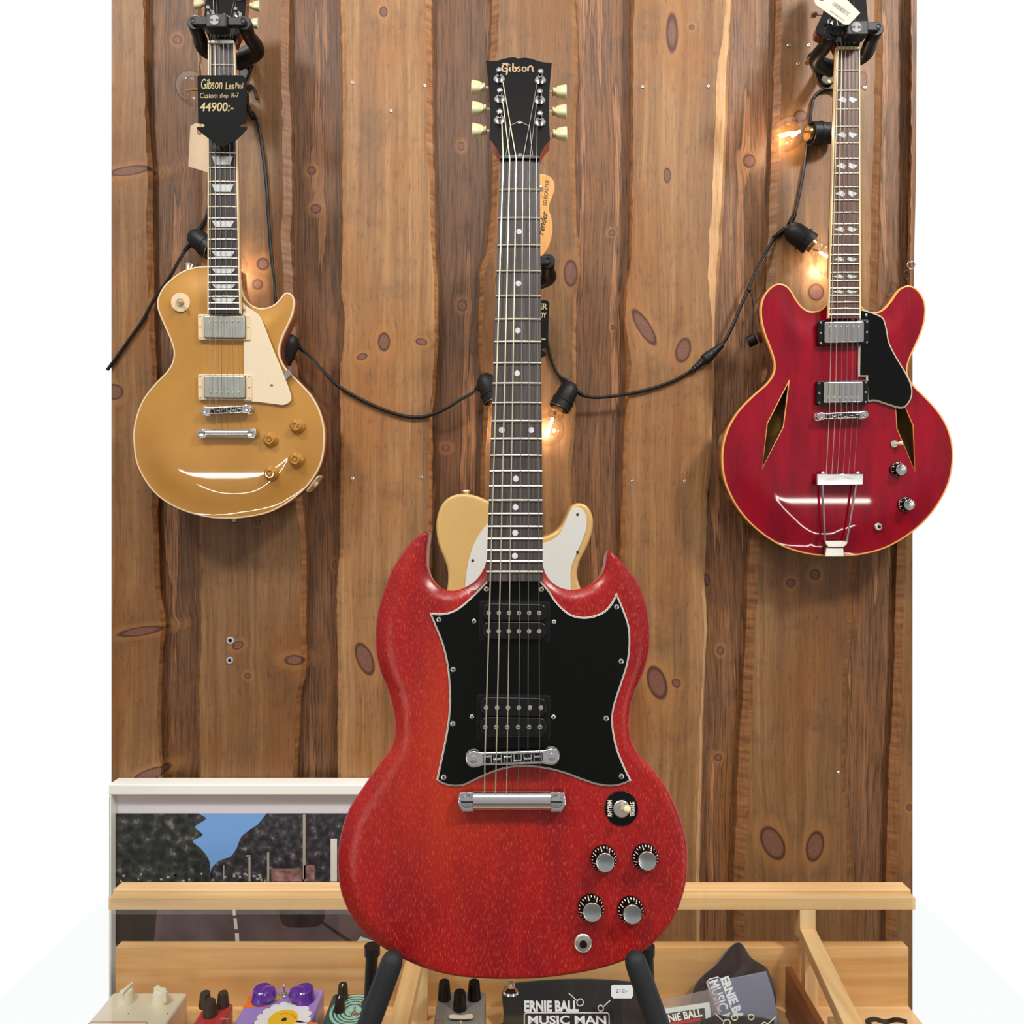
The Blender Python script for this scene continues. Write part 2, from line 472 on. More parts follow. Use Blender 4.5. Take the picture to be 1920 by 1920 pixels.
    col = mix(mrange(broad, 0.40, 0.66, 0, 0.75, True), col, srgb('#94602f'))        # warm honey areas
    col = mix(mrange(dirt, 0.50, 0.72, 0, 0.55, True), col, srgb('#6d5137'))
    # orange resin streaks, on the sawn boards mostly
    st2 = noise(30, 1.5, 4, 0.55)
    res = mrange(st2, 0.585, 0.60, 0, 1)
    col = mix(math_('MULTIPLY', res, math_('ADD', math_('MULTIPLY', rough, 0.6), 0.12)), col, srgb('#c08a60'))
    edge_ln = math_('MULTIPLY', mrange(st2, 0.565, 0.58, 0, 1), mrange(st2, 0.592, 0.585, 0, 1))
    col = mix(math_('MULTIPLY', edge_ln, math_('MULTIPLY', rough, 0.6)), col, srgb('#513524'))
    # bark-side edges: orange with short cross marks
    nb = noise(22, 120, 3, 0.5, sp.outputs['X'])
    wc = ramp(N, [(0.3, '#7d5433'), (0.5, '#a57146'), (0.7, '#ba895c')]); L.new(nb, wc.inputs[0])
    col = mix(math_('MULTIPLY', mrange(waney, 0.0, 0.5), 0.85), col, wc.outputs[0])
    pale = mrange(waney, 0.6, 1.0)
    pc = ramp(N, [(0.3, '#c39a6c'), (0.6, '#dfb68a')]); L.new(streak, pc.inputs[0])
    col = mix(pale, col, pc.outputs[0])
    # fibres darken and lighten
    ff = ramp(N, [(0.34, '#6a625c'), (0.56, '#ffffff')]); L.new(fine, ff.inputs[0])
    col = mix(math_('ADD', math_('MULTIPLY', rough, 0.45), 0.28), col, ff.outputs[0], 'MULTIPLY')
    sf = ramp(N, [(0.30, '#5e5046'), (0.44, '#ffffff')]); L.new(speck, sf.inputs[0])
    col = mix(0.35, col, sf.outputs[0], 'MULTIPLY')
    # per-plank tone
    tr = ramp(N, [(0.0, '#a9a29c'), (1.0, '#ffffff')]); L.new(tone, tr.inputs[0])
    col = mix(1.0, col, tr.outputs[0], 'MULTIPLY')
    # knots: pale halo, dark rim, brown heart
    dn = math_('ADD', dmin, math_('MULTIPLY', math_('SUBTRACT', broad, 0.5), 0.9))
    halo = mrange(dn, 5.0, 1.2, 0, 0.30, True)
    col = mix(halo, col, srgb('#a87544'))
    ring = noise(300, 300, 2, 0.5, sp.outputs['X'])
    heart = mix(mrange(ring, 0.35, 0.65), srgb('#674335'), srgb('#785344'))
    col = mix(mrange(dn, 1.25, 0.85, 0, 1, True), col, srgb('#4a2c1c'))
    col = mix(mrange(dn, 0.8, 0.45, 0, 1, True), col, heart)
    L.new(col, b.inputs['Base Color'])
    b.inputs['Roughness'].default_value = 0.5
    b.inputs['Specular IOR Level'].default_value = 0.35
    hgt = math_('ADD', math_('MULTIPLY', fine, math_('ADD', math_('MULTIPLY', rough, 0.8), 0.15)), math_('MULTIPLY', streak, 0.7))
    bp = N.new('ShaderNodeBump'); bp.inputs['Strength'].default_value = 0.55; bp.inputs['Distance'].default_value = 0.0016
    L.new(hgt, bp.inputs['Height']); L.new(bp.outputs[0], b.inputs['Normal'])
    return m
WOODWALL = wall_material()

XL, XR = 209, 1711
YT, YB = -146, 2548
# front boards: (tone, left edge, right edge); each edge = [(y, x of face edge, x of base edge)], plus waney strength
S_ = lambda x: [(0, x, x)]
BOARDS = [
 (0.62, [(0, XL, XL)], 0, [(0, 268, 275), (120, 270, 277), (200, 272, 281), (330, 276, 290), (420, 273, 291), (500, 276, 292), (600, 279, 293), (700, 285, 297), (820, 284, 298), (950, 285, 300), (1100, 290, 304), (1170, 302, 313), (1240, 298, 306), (1350, 296, 304), (1470, 302, 308)], .45),
 (0.40, [(0, 377, 371), (300, 380, 373), (600, 376, 370), (950, 376, 370), (1180, 378, 372), (1300, 374, 366), (1470, 378, 371)], .3, [(0, 528, 548), (130, 527, 546), (250, 530, 552), (380, 531, 553), (450, 527, 551), (520, 532, 554), (700, 545, 562), (900, 552, 572), (1060, 566, 578), (1150, 562, 578), (1240, 566, 579), (1320, 556, 566), (1470, 549, 560)], .5),
 (0.95, [(0, 648, 636), (170, 650, 640), (250, 648, 640), (430, 648, 641), (550, 645, 639), (590, 655, 645), (640, 648, 644), (700, 642, 637), (850, 644, 638), (1000, 645, 635), (1120, 638, 630), (1250, 640, 632), (1470, 640, 632)], .75, [(0, 797, 813), (150, 800, 814), (250, 800, 815), (370, 806, 817), (450, 808, 818), (560, 815, 824), (620, 815, 824), (700, 812, 820), (780, 805, 812), (950, 804, 812), (1200, 802, 811), (1500, 802, 812)], .5),
 (0.50, [(0, 938, 918), (60, 935, 917), (150, 925, 911), (230, 938, 921), (300, 936, 920), (380, 932, 918), (450, 928, 912), (520, 908, 897), (640, 904, 895), (760, 916, 905), (900, 908, 899), (1100, 912, 902), (1500, 910, 900)], .6, [(0, 1068, 1082), (80, 1074, 1086), (150, 1075, 1086), (230, 1070, 1083), (300, 1068, 1082), (430, 1075, 1083), (470, 1083, 1088), (500, 1086, 1091), (560, 1074, 1083), (650, 1073, 1082), (760, 1075, 1082), (900, 1063, 1073), (1100, 1066, 1076), (1500, 1070, 1080)], .7),
 (0.80, [(0, 1190, 1181), (70, 1187, 1180), (160, 1187, 1181), (300, 1187, 1180), (420, 1185, 1178), (500, 1183, 1178), (545, 1175, 1169), (600, 1172, 1168), (680, 1183, 1172), (760, 1178, 1171), (900, 1174, 1166), (1000, 1173, 1161), (1150, 1168, 1157), (1300, 1165, 1155), (1655, 1165, 1156)], .3, [(0, 1362, 1374), (60, 1357, 1371), (120, 1347, 1368), (170, 1343, 1366), (240, 1341, 1364), (300, 1338, 1362), (380, 1335, 1358), (450, 1330, 1354), (520, 1328, 1349), (560, 1331, 1345), (600, 1336, 1341), (700, 1336, 1340), (850, 1330, 1336), (950, 1320, 1327), (1080, 1316, 1323), (1180, 1321, 1327), (1260, 1317, 1322), (1400, 1311, 1318), (1655, 1305, 1313)], 1.0),
 (0.45, [(0, 1467, 1451), (150, 1464, 1446), (300, 1461, 1440), (420, 1457, 1436), (500, 1455, 1432), (650, 1449, 1427), (800, 1438, 1416), (950, 1426, 1407), (1100, 1421, 1395), (1180, 1416, 1393), (1300, 1411, 1386), (1400, 1406, 1378), (1500, 1404, 1374), (1655, 1395, 1370)], .5, [(0, 1640, 1654), (100, 1641, 1656), (250, 1638, 1654), (420, 1633, 1650), (600, 1630, 1645), (800, 1620, 1635), (1000, 1600, 1616), (1150, 1588, 1600), (1300, 1580, 1590), (1450, 1577, 1586), (1560, 1586, 1596), (1655, 1588, 1600)], .35),
 (0.55, [(0, 1709, 1705), (300, 1709, 1704), (500, 1707, 1700), (700, 1704, 1692), (900, 1702, 1682), (1000, 1700, 1676), (1100, 1697, 1674), (1200, 1693, 1672), (1330, 1690, 1668), (1450, 1686, 1660), (1655, 1682, 1654)], .45, [(0, XR, XR)], 0),
]
def edge_px(E, y, col):
    if y <= E[0][0]: return E[0][col]
    for a, c in zip(E, E[1:]):
        if y <= c[0]:
            t = (y-a[0])/(c[0]-a[0]); t = t*t*(3-2*t)
            return a[col]+(c[col]-a[col])*t
    return E[-1][col]
def build_wall():
    mb = MB(IDENT); cols = []
    ys = [YT, -80]+[-20+4.0*i for i in range(441)]+[1900, 2200, YB]
    rnd = random.Random(3)
    def strip(fa, fb, za, zb, colr, nx=1):
        """columns between two edge functions"""
        base = len(mb.v)
        for y in ys:
            a = fa(y); c = fb(y)
            for k in range(nx+1):
                t = k/nx
                mb.v.append(W(a+(c-a)*t, y, za+(zb-za)*t)); cols.append(colr)
        for i in range(len(ys)-1):
            for k in range(nx):
                p = base+i*(nx+1)+k
                mb.f.append([p, p+nx+1, p+nx+2, p+1]); mb.m.append(0)
    def jit(E, col, amp, seed):
        r = random.Random(seed); n = [r.uniform(-1, 1) for _ in range(200)]
        def f(y):
            t = (y-YT)/17.0; i = int(t) % 199; q = t-int(t); q = q*q*(3-2*q)
            return edge_px(E, y, col)+amp*(n[i]*(1-q)+n[i+1]*q)
        return f
    sc = ZR/ZF
    back = lambda f: (lambda y: f(y))
    for bi, (tone, Lf, lw, Rt, rw) in enumerate(BOARDS):
        lf = jit(Lf, 1, 1.3 if lw else 0, bi*4+1); lb = jit(Lf, 2, 1.0 if lw else 0, bi*4+2)
        rf = jit(Rt, 1, 1.3 if rw else 0, bi*4+3); rb = jit(Rt, 2, 1.0 if rw else 0, bi*4+4)
        strip(lf, rf, ZF, ZF, (tone, 0, 0, 1), 46)
        if lw:
            lm = lambda y, lf=lf, lb=lb: lb(y)+(lf(y)-lb(y))*0.25
            strip(lm, lf, ZF+0.009, ZF, (tone, lw, 0, 1)); strip(lb, lm, ZR+0.003, ZF+0.009, (tone, lw*.8, 0.3, 1))
        else: strip(lf, lf, ZR+0.02, ZF, (tone, 0, 0.5, 1))
        if rw:
            rm = lambda y, rf=rf, rb=rb: rb(y)+(rf(y)-rb(y))*0.25
            strip(rf, rm, ZF, ZF+0.009, (tone, rw, 0, 1)); strip(rm, rb, ZF+0.009, ZR+0.003, (tone, rw*.8, 0.3, 1))
        else: strip(rf, rf, ZF, ZR+0.02, (tone, 0, 0.5, 1))
    rt = [0.35, 0.30, 0.25, 0.55, 0.70, 0.75]
    for bi in range(len(BOARDS)-1):
        a = BOARDS[bi][3]; c = BOARDS[bi+1][1]
        strip(lambda y, a=a: edge_px(a, y, 2)-14, lambda y, c=c: edge_px(c, y, 2)+14, ZR, ZR, (rt[bi], 0, 1, 1), 26)
    # the sheathing behind the boards closes the wall
    mb.box(W(XL, 0, ZF).x, W(XR, 0, ZF).x, 0, 2.604, 0, 0, 0) if False else None
    o = mb.build('wall_back', WOODWALL, smooth=25)
    ca = o.data.color_attributes.new('plank', 'FLOAT_COLOR', 'POINT')
    ca.data.foreach_set('color', [x for c in cols for x in c])
    co = np.array([v for v in mb.v]); n = len(co)
    disp = np.zeros(n); dm = np.full(n, 1e3); k = ZF/FPX
    for (px, py, rx, ry, lean, dk) in KNOTS:
        c = W(px, py, ZF); a = math.radians(-lean)
        x = co[:, 0]-c.x; z = co[:, 2]-c.z
        p = (x*math.cos(a)+z*math.sin(a))/(rx*k*1.12); q = (-x*math.sin(a)+z*math.cos(a))/(ry*k*1.12)
        d2 = p*p+q*q
        disp += -p*min(rx, 14)*k*4.5/(d2+1)**2
        dm = np.minimum(dm, np.sqrt(d2+max(0, 1-dk)*0.5))
    at_ = o.data.attributes.new('knot', 'FLOAT_VECTOR', 'POINT')
    at_.data.foreach_set('vector', np.stack([disp, dm, dm*0], 1).astype(np.float32).ravel())
    tag(o, 'rough brown wooden plank wall with wavy bark edges', None, None, 'structure')
    m2 = MB(IDENT); xa, xb = W(XL, 0, ZF).x, W(XR, 0, ZF).x
    vs = [(x, y, z) for z in (0, 2.604) for y in (ZR+0.006, ZR+0.03) for x in (xa, xb)]
    m2.add(vs, [[0, 1, 5, 4], [2, 6, 7, 3], [0, 4, 6, 2], [1, 3, 7, 5], [4, 5, 7, 6], [0, 2, 3, 1]])
    o2 = m2.build('wall_sheathing', plain('dark_sheathing', '#3b2a1e', 0.9), smooth=0); o2['kind'] = 'structure'
build_wall()
fl = MB(IDENT); fl.add([(-1.6, -1.5, 0), (1.6, -1.5, 0), (1.6, 1.39, 0), (-1.6, 1.39, 0), (-1.6, -1.5, -.03), (1.6, -1.5, -.03), (1.6, 1.39, -.03), (-1.6, 1.39, -.03)], [[0, 1, 2, 3], [7, 6, 5, 4], [0, 4, 5, 1], [2, 6, 7, 3], [1, 5, 6, 2], [0, 3, 7, 4]])
o = fl.build('floor', grain('floor_boards', [(0.3, '#6b5a48'), (0.7, '#9a856b')], (40, 3, 1), 0.5, bump=0), smooth=0); o['kind'] = 'structure'

# ---------------------------------------------------------------- display counter
PINE = grain('pine', [(0.25, '#cfa06a'), (0.5, '#e0b884'), (0.75, '#eccd9e')], (2.5, 60, 60), 0.4, detail=4, bump=0.05, blotch=('#d3a671', (3, 6, 14), .45, .7, .5))
PINEV = grain('pine_upright', [(0.25, '#c9a070'), (0.5, '#dcb684'), (0.75, '#ecd0a4')], (60, 60, 2.5), 0.45, detail=4, bump=0.05)
PINED = grain('pine_crossways', [(0.25, '#c79a66'), (0.5, '#ddb27c'), (0.75, '#ecca9a')], (60, 2.5, 60), 0.45, detail=4, bump=0.05)
PANEL = grain('pine_panel', [(0.25, '#c08a52'), (0.45, '#d09c62'), (0.6, '#dcae76'), (0.8, '#e6c290')], (1.6, 30, 30), 0.38, detail=5, bump=0.03, dist=1.2, blotch=('#deb07a', (2, 5, 9), .45, .65, .6))
GLASS = clear('counter_glass', (0.97, 0.985, 0.98, 1), 1.5)
CW = 0.628
def at(px, py, Z): q = W(px, py, Z); return q
counter = thing('display_counter', IDENT, 'pale pine glass-topped display counter below the hanging guitars', 'display counter')
def cbox(name, x0, x1, y0, y1, z0, z1, mat, r=0.0, parent=None, label=None):
    mb = MB(IDENT)
    if r: 
        mb.prism([(x0, y0), (x1, y0), (x1, y1), (x0, y1)], z0, z1, 0, r)
    else: mb.prism([(x0, y0), (x1, y0), (x1, y1), (x0, y1)], z0, z1)
    return mb.build(name, mat, parent or counter, counter, label=label)
HT = CZ-0.595     # top of the back rail
cbox('back_rail', -CW, CW, 1.165, 1.190, HT-0.024, HT, PINE, 0.0012)
cbox('back_rail', -CW, CW, 1.1515, 1.165, HT-0.024, HT-0.0055, PINE, 0.0006)
cbox('glass_top', -CW+0.002, CW-0.002, 0.536, 1.1640, HT-0.0053, HT-0.0005, GLASS, label='clear glass top')
cbox('front_rail', -0.45, 0.45, 0.535, 0.562, HT-0.04, HT-0.0055, PINE, 0.0012)
FLR = CZ-0.783
cbox('back_board', -CW, CW, 1.172, 1.190, FLR, CZ-0.690, PANEL, 0.001)
cbox('case_floor', -CW, CW, 0.90, 1.1715, FLR-0.016, FLR, PINE)
cbox('front_panel', -0.45, 0.45, 0.540, 0.556, 0.0, HT-0.0405, PANEL)
for sx in (-1, 1): cbox('leg', sx*0.58-0.02, sx*0.58+0.02, 1.125, 1.165, 0.0, FLR-0.0165, PINEV, 0.001)
for sx in (-1, 1): cbox('leg', sx*0.40-0.02, sx*0.40+0.02, 0.905, 0.945, 0.0, FLR-0.0165, PINEV, 0.001)
def skew_bar(name, p0, p1, w, z0, z1, mat):
    mb = MB(IDENT)
    (x0, y0), (x1, y1) = p0, p1
    mb.prism([(x0-w/2, y0), (x0+w/2, y0), (x1+w/2, y1), (x1-w/2, y1)], z0, z1, 0, 0.0008)
    return mb.build(name, mat, counter, counter)
# dividers: an upright at the back and a rail running to the front
for (x0, xe, w) in ((0.4605, 0.388, 0.0245), (-0.1405, -0.149, 0.0245)):
    cbox('divider_post', x0-w/2, x0+w/2, 1.1516, 1.1715, CZ-0.667, HT-0.0245, PINEV, 0.0006)
    cbox('divider_post', x0-w/2+0.002, x0+w/2-0.002, 1.137, 1.1515, FLR, CZ-0.668, PINEV, 0.0006)
    skew_bar('divider_rail', (xe, 0.60), (x0, 1.1514), w, CZ-0.667, CZ-0.649, PINED)
cbox('divider_post', 0.43-0.012, 0.43+0.012, 0.955, 0.98, FLR, CZ-0.668, PINEV, 0.0006)

# ---------------------------------------------------------------- framed street picture on the wall
def noise_mat(name, stops, scale, rough=0.5):
    return grain(name, stops, (scale, scale, scale), rough, bump=0, detail=6)
FOLI = noise_mat('printed_foliage', [(0.36, '#11151b'), (0.5, '#272c2c'), (0.6, '#3b403c'), (0.72, '#77736c')], 70)
FOLI2 = noise_mat('printed_foliage_far', [(0.36, '#16181e'), (0.5, '#2d2e34'), (0.62, '#45444a'), (0.74, '#8b8088')], 80)
SKYM = plain('printed_sky', '#6fa0dc', 0.5); ROADM = noise_mat('printed_road', [(0.3, '#463b41'), (0.7, '#6a5c62')], 14)
PINKM = noise_mat('printed_brick', [(0.35, '#6b4a48'), (0.65, '#a98480')], 60)
GREYP = plain('printed_pole', '#a39a92', 0.5); DARKP = plain('printed_dark', '#1c1a20', 0.5); OFFW = plain('printed_white', '#d8d6d2', 0.5)  # near-black ink for the car and the dark areas of the print
pf = Frame(460, 1600, 1.308)
pic = thing('framed_picture', pf, 'long white-framed street photograph hanging behind the counter at left', 'picture')
zt, zb = pf.p(460, 1470)[1], pf.p(460, 1930)[1]
u0, u1 = pf.p(206, 1500)[0], pf.p(735, 1500)[0]
WFR = plain('white_frame_paint', '#e9ece8', 0.4)
fw = 0.018
mb = MB(pf)
for bx in ((u0, u1, zt-fw, zt), (u0, u1, zb, zb+fw), (u0, u0+0.004, zb+fw, zt-fw), (u1-fw, u1, zb+fw, zt-fw)):
    mb.box(*bx, -0.03, 0.004, 0, 0.002)
mb.build('frame', WFR, pic)
mb = MB(pf); mb.box(u0+0.004, u1-fw, zb+fw, zt-fw, -0.02, -0.012); mb.build('mat_board', plain('mat_board_white', '#cfccd2', 0.7), pic)
mb = MB(pf); mz = -0.0118
iy0 = 1525
P = lambda pts: pf.pp(pts, mz)
mb.prism(P([(212, iy0), (700, iy0), (700, 1915), (212, 1915)]), mz, mz+0.0002, 2)        # road as ground
mb.prism(P([(212, iy0), (700, iy0), (700, 1655), (212, 1655)]), mz, mz+0.0004, 0)
def blob(pts, seed, amp, n=3):
    r = random.Random(seed); q = catmull(pts, True, 8)
    return [(x+r.uniform(-amp, amp), y+r.uniform(-amp, amp)) for x, y in q]
mb.prism(P([(212, iy0)]+[(x, y) for x, y in catmull([(372, iy0), (386, 1535), (366, 1550), (380, 1565), (362, 1577), (376, 1590), (388, 1605), (394, 1622), (392, 1655)], False, 5)]+[(392, 1660), (212, 1660)]), mz, mz+0.0006, 1)
mb.prism(P([(700, iy0), (500, iy0)]+[(x, y) for x, y in catmull([(496, 1530), (484, 1545), (468, 1556), (452, 1570), (444, 1590), (432, 1606), (420, 1610), (408, 1616), (396, 1630), (392, 1652)], False, 5)]+[(392, 1660), (700, 1660)]), mz, mz+0.0006, 3)
for (a, b_, c, d, mi) in ((568, 573, 1527, 1648, 4), (501, 505, 1598, 1652, 4), (466, 470, 1605, 1652, 4), (419, 421, 1622, 1648, 4), (509, 566, 1628, 1652, 5), (570, 590, 1622, 1652, 5), (620, 632, 1572, 1652, 6), (462, 470, 1603, 1606, 4)):
    mb.prism(P([(a, c), (b_, c), (b_, d), (a, d)]), mz, mz+0.0008, mi)
r = random.Random(5)
for i in range(46):
    x = r.uniform(214, 500); y = r.uniform(1638, 1651); w_ = r.uniform(3, 8)
    mb.prism(P(circ((x, y), w_/2, 7, 2.2)), mz, mz+0.0009, 4 if i % 2 else 1)
mb.prism(P([(436, 1697), (441, 1697), (442, 1716), (437, 1716)]), mz, mz+0.0008, 6)
mb.prism(P([(438, 1722), (444, 1722), (446, 1742), (440, 1742)]), mz, mz+0.0008, 6)
mb.prism(P([(441, 1750), (448, 1750), (449, 1772), (442, 1772)]), mz, mz+0.0008, 6)
mb.prism(P(catmull([(524, 1700), (540, 1695), (590, 1695), (606, 1700), (608, 1722), (594, 1736), (545, 1738), (528, 1728)], True, 4)), mz, mz+0.0008, 7)
mb.prism(P([(546, 1700), (588, 1700), (592, 1712), (542, 1712)]), mz, mz+0.001, 3)
mb.prism(P([(600, 1728), (606, 1728), (664, 1766), (658, 1770)]), mz, mz+0.0008, 7)
mb.prism(P([(212, 1697), (295, 1697), (288, 1770), (212, 1770)]), mz, mz+0.0007, 7)
mb.prism(P([(664, 1772), (676, 1756), (700, 1764), (700, 1915), (664, 1915)]), mz, mz+0.0009, 6)
mb.build('print', [SKYM, FOLI, ROADM, FOLI2, GREYP, PINKM, OFFW, DARKP], pic, smooth=0)
# ---------------------------------------------------------------- guitar building blocks
FBW = grain('rosewood', [(0.3, '#231d1c'), (0.5, '#383130'), (0.7, '#4e4645')], (420, 14, 60), 0.5, bump=0.1, spec=0.5)
FBW2 = grain('rosewood_brown', [(0.3, '#38221c'), (0.5, '#55382f'), (0.7, '#6e4d40')], (420, 14, 60), 0.5, bump=0.1)
def gold_mat():
    m, nt, N, L, b = new_mat('gold_top_lacquer'); setp(b, srgb('#c9964a'), 0.45, 0.2, 1.0, 0.03)
    tc = N.new('ShaderNodeTexCoord'); nz = N.new('ShaderNodeTexNoise'); nz.inputs['Scale'].default_value = 9; nz.inputs['Detail'].default_value = 3
    L.new(tc.outputs['Object'], nz.inputs['Vector']); cr = ramp(N, [(0.3, '#a97729'), (0.7, '#b98636')]); L.new(nz.outputs['Fac'], cr.inputs[0]); L.new(cr.outputs[0], b.inputs['Base Color'])
    return m
def streak_mat(name, base, fleck, deep, rough, coat, amber_patch=None, blotch=None, fl=(0.56, 0.66), flw=0.75, sc=(420, 60, 60), coatr=0.05, spec=0.5):
    """lacquered wood: broad colour shift plus short grain flecks along the strings"""
    m, nt, N, L, b = new_mat(name); setp(b, None, rough, 0, coat, coatr, spec)
    tc = N.new('ShaderNodeTexCoord')
    def nz(scale, det=4, r=0.55, dist=0.0):
        mp = N.new('ShaderNodeMapping'); mp.inputs['Scale'].default_value = scale
        n = N.new('ShaderNodeTexNoise'); n.inputs['Scale'].default_value = 1; n.inputs['Detail'].default_value = det; n.inputs['Roughness'].default_value = r; n.inputs['Distortion'].default_value = dist
        L.new(tc.outputs['Object'], mp.inputs[0]); L.new(mp.outputs[0], n.inputs['Vector']); return n.outputs['Fac']
    def mr(v, a, c, d=0.0, e_=1.0):
        n = N.new('ShaderNodeMapRange'); L.new(v, n.inputs['Value']); n.interpolation_type = 'SMOOTHSTEP'
        for k_, x in (('From Min', a), ('From Max', c), ('To Min', d), ('To Max', e_)): n.inputs[k_].default_value = x
        return n.outputs[0]
    def mix(f, a, c):
        n = N.new('ShaderNodeMix'); n.data_type = 'RGBA'
        for k_, x in (('Factor', f), ('A', a), ('B', c)):
            if hasattr(x, 'links'): L.new(x, n.inputs[k_])
            else: n.inputs[k_].default_value = x
        return n.outputs['Result']
    col = mix(mr(nz((30, 7, 10), 4, .6), 0.38, 0.64), srgb(base), srgb(deep))
    if amber_patch:      # amber patch in the middle of the stain
        (cx, cy, rx, ry, hexc, amt) = amber_patch
        mp = N.new('ShaderNodeMapping'); mp.vector_type = 'TEXTURE'; mp.inputs['Location'].default_value = (cx, cy, 0); mp.inputs['Scale'].default_value = (rx, ry, 1)
        L.new(tc.outputs['Object'], mp.inputs[0]); ln = N.new('ShaderNodeVectorMath'); ln.operation = 'LENGTH'
        cut = N.new('ShaderNodeVectorMath'); cut.operation = 'MULTIPLY'; cut.inputs[1].default_value = (1, 1, 0); L.new(mp.outputs[0], cut.inputs[0]); L.new(cut.outputs[0], ln.inputs[0])
        ad = N.new('ShaderNodeMath'); ad.operation = 'ADD'; L.new(ln.outputs['Value'], ad.inputs[0]); L.new(nz((26, 5, 5), 3), ad.inputs[1])
        col = mix(mr(ad.outputs[0], 1.5, 0.6, 0, amt), col, srgb(hexc))
    f = mr(nz(sc, 3, .5), fl[0], fl[1], 0, flw)
    col = mix(f, col, srgb(fleck))
    if blotch:
        col = mix(mr(nz((22, 9, 9), 5, .65), .5, .72, 0, .6), col, srgb(blotch))
    L.new(col, b.inputs['Base Color'])
    bp = N.new('ShaderNodeBump'); bp.inputs['Strength'].default_value = 0.12; bp.inputs['Distance'].default_value = 0.0005
    L.new(nz(sc, 3, .5), bp.inputs['Height'])
    if coat < 0.5: L.new(bp.outputs[0], b.inputs['Normal'])
    return m

def pip(pts):
    A = np.array(pts); B = np.roll(A, -1, 0)
    def f(x, y):
        x = x[:, None]; y = y[:, None]
        c = ((A[:, 1] > y) != (B[:, 1] > y)) & (x < (B[:, 0]-A[:, 0])*(y-A[:, 1])/((B[:, 1]-A[:, 1])+1e-15)+A[:, 0])
        return c.sum(1) % 2 == 1
    return f
def dist_to(pts, x, y):
    A = np.array(pts); B = np.roll(A, -1, 0); D = B-A; L2 = (D**2).sum(1)+1e-15
    px = x[:, None]; py = y[:, None]
    t = np.clip(((px-A[:, 0])*D[:, 0]+(py-A[:, 1])*D[:, 1])/L2, 0, 1)
    d = np.hypot(px-A[:, 0]-t*D[:, 0], py-A[:, 1]-t*D[:, 1])
    i = d.argmin(1)
    return d[np.arange(len(x)), i], i
def body_mesh(mb, outline, hfn, depth, holes=(), step=0.005, rings=(0.001, 0.002, 0.0035, 0.006, 0.010, 0.015), m_top=0, m_side=1, back_r=0.004, n_top=0.0):
    """a guitar body: carved top by height over the outline, plain sides and back. hfn(d, i) -> drop below n_top"""
    out = ccw(outline); n = len(out)
    pts = list(out); O = np.array(out)
    ring_pts = []
    for rd in rings:
        q = inset(out, rd); x = np.array([a for a, b in q]); y = np.array([b for a, b in q])
        ok = pip(out)(x, y); d, _ = dist_to(out, x, y); ok &= d > rd*0.93
        last = None
        for i in range(n):
            if ok[i] and (last is None or math.hypot(x[i]-last[0], y[i]-last[1]) > rd*0.7+0.0008):
                ring_pts.append((x[i], y[i])); last = (x[i], y[i])
    gx = np.arange(O[:, 0].min(), O[:, 0].max(), step); gy = np.arange(O[:, 1].min(), O[:, 1].max(), step)
    X, Y = np.meshgrid(gx, gy); X = X+((np.arange(len(gy)) % 2)*step/2)[:, None]; X = X.ravel(); Y = Y.ravel()
    ok = pip(out)(X, Y); X = X[ok]; Y = Y[ok]; d, _ = dist_to(out, X, Y); ok = d > max(rings)+step*0.5; X = X[ok]; Y = Y[ok]
    extra = ring_pts+list(zip(X, Y))
    edges = [(i, (i+1) % n) for i in range(n)]
    hole_rings = []
    for h in holes:
        h = ccw(h); ex = np.array(extra); keep = ~pip(h)(ex[:, 0], ex[:, 1]); dd, _ = dist_to(h, ex[:, 0], ex[:, 1]); keep &= dd > 0.0012
        extra = [tuple(q) for q in ex[keep]]
    base = n
    for h in holes:
        h = ccw(h); k = len(pts); pts += h; hole_rings.append((k, len(h), h))
        edges += [(k+i, k+(i+1) % len(h)) for i in range(len(h))]
    pts += extra
    V, _, Fc, ov, _, _ = delaunay_2d_cdt([Vector(p) for p in pts], edges, [], 0, 1e-6)
    V = np.array([tuple(v) for v in V]); cen = np.array([V[list(f)].mean(0) for f in Fc])
    keep = pip(out)(cen[:, 0], cen[:, 1])
    for h in holes: keep &= ~pip(ccw(h))(cen[:, 0], cen[:, 1])
    d, i = dist_to(out, V[:, 0], V[:, 1])
    d[d < 1e-6] = 0
    H = n_top-hfn(d, i, V[:, 0], V[:, 1])
    fs = []
    for f, kp in zip(Fc, keep):
        if kp:
            a, b, c = (V[f[0]], V[f[1]], V[f[2]])
            fs.append(list(f) if (b[0]-a[0])*(c[1]-a[1])-(c[0]-a[0])*(b[1]-a[1]) > 0 else list(f)[::-1])
    mb.add([(v[0], v[1], h) for v, h in zip(V, H)], fs, m_top)
    # sides from the top rim down, rounded into the back
    He = n_top-hfn(np.zeros(n), np.arange(n), O[:, 0], O[:, 1])
    R = [[(a, b, -depth) for a, b in inset(out, back_r)], [(a, b, -depth+back_r*0.3) for a, b in inset(out, back_r*0.3)], [(a, b, -depth+back_r) for a, b in out], [(a, b, h) for (a, b), h in zip(out, He)]]
    mb.rings(R, m_side, cap0=True, cap1=False)
    for (k, c, h) in hole_rings:
        Hh = n_top-hfn(*dist_to(out, np.array(h)[:, 0], np.array(h)[:, 1]), np.array(h)[:, 0], np.array(h)[:, 1])
        mb.rings([[(a, b, z) for (a, b), z in zip(reversed(h), reversed(list(Hh)))], [(a, b, z-0.006) for (a, b), z in zip(reversed(h), reversed(list(Hh)))]], m_side, cap0=False, cap1=False)
    return out, He

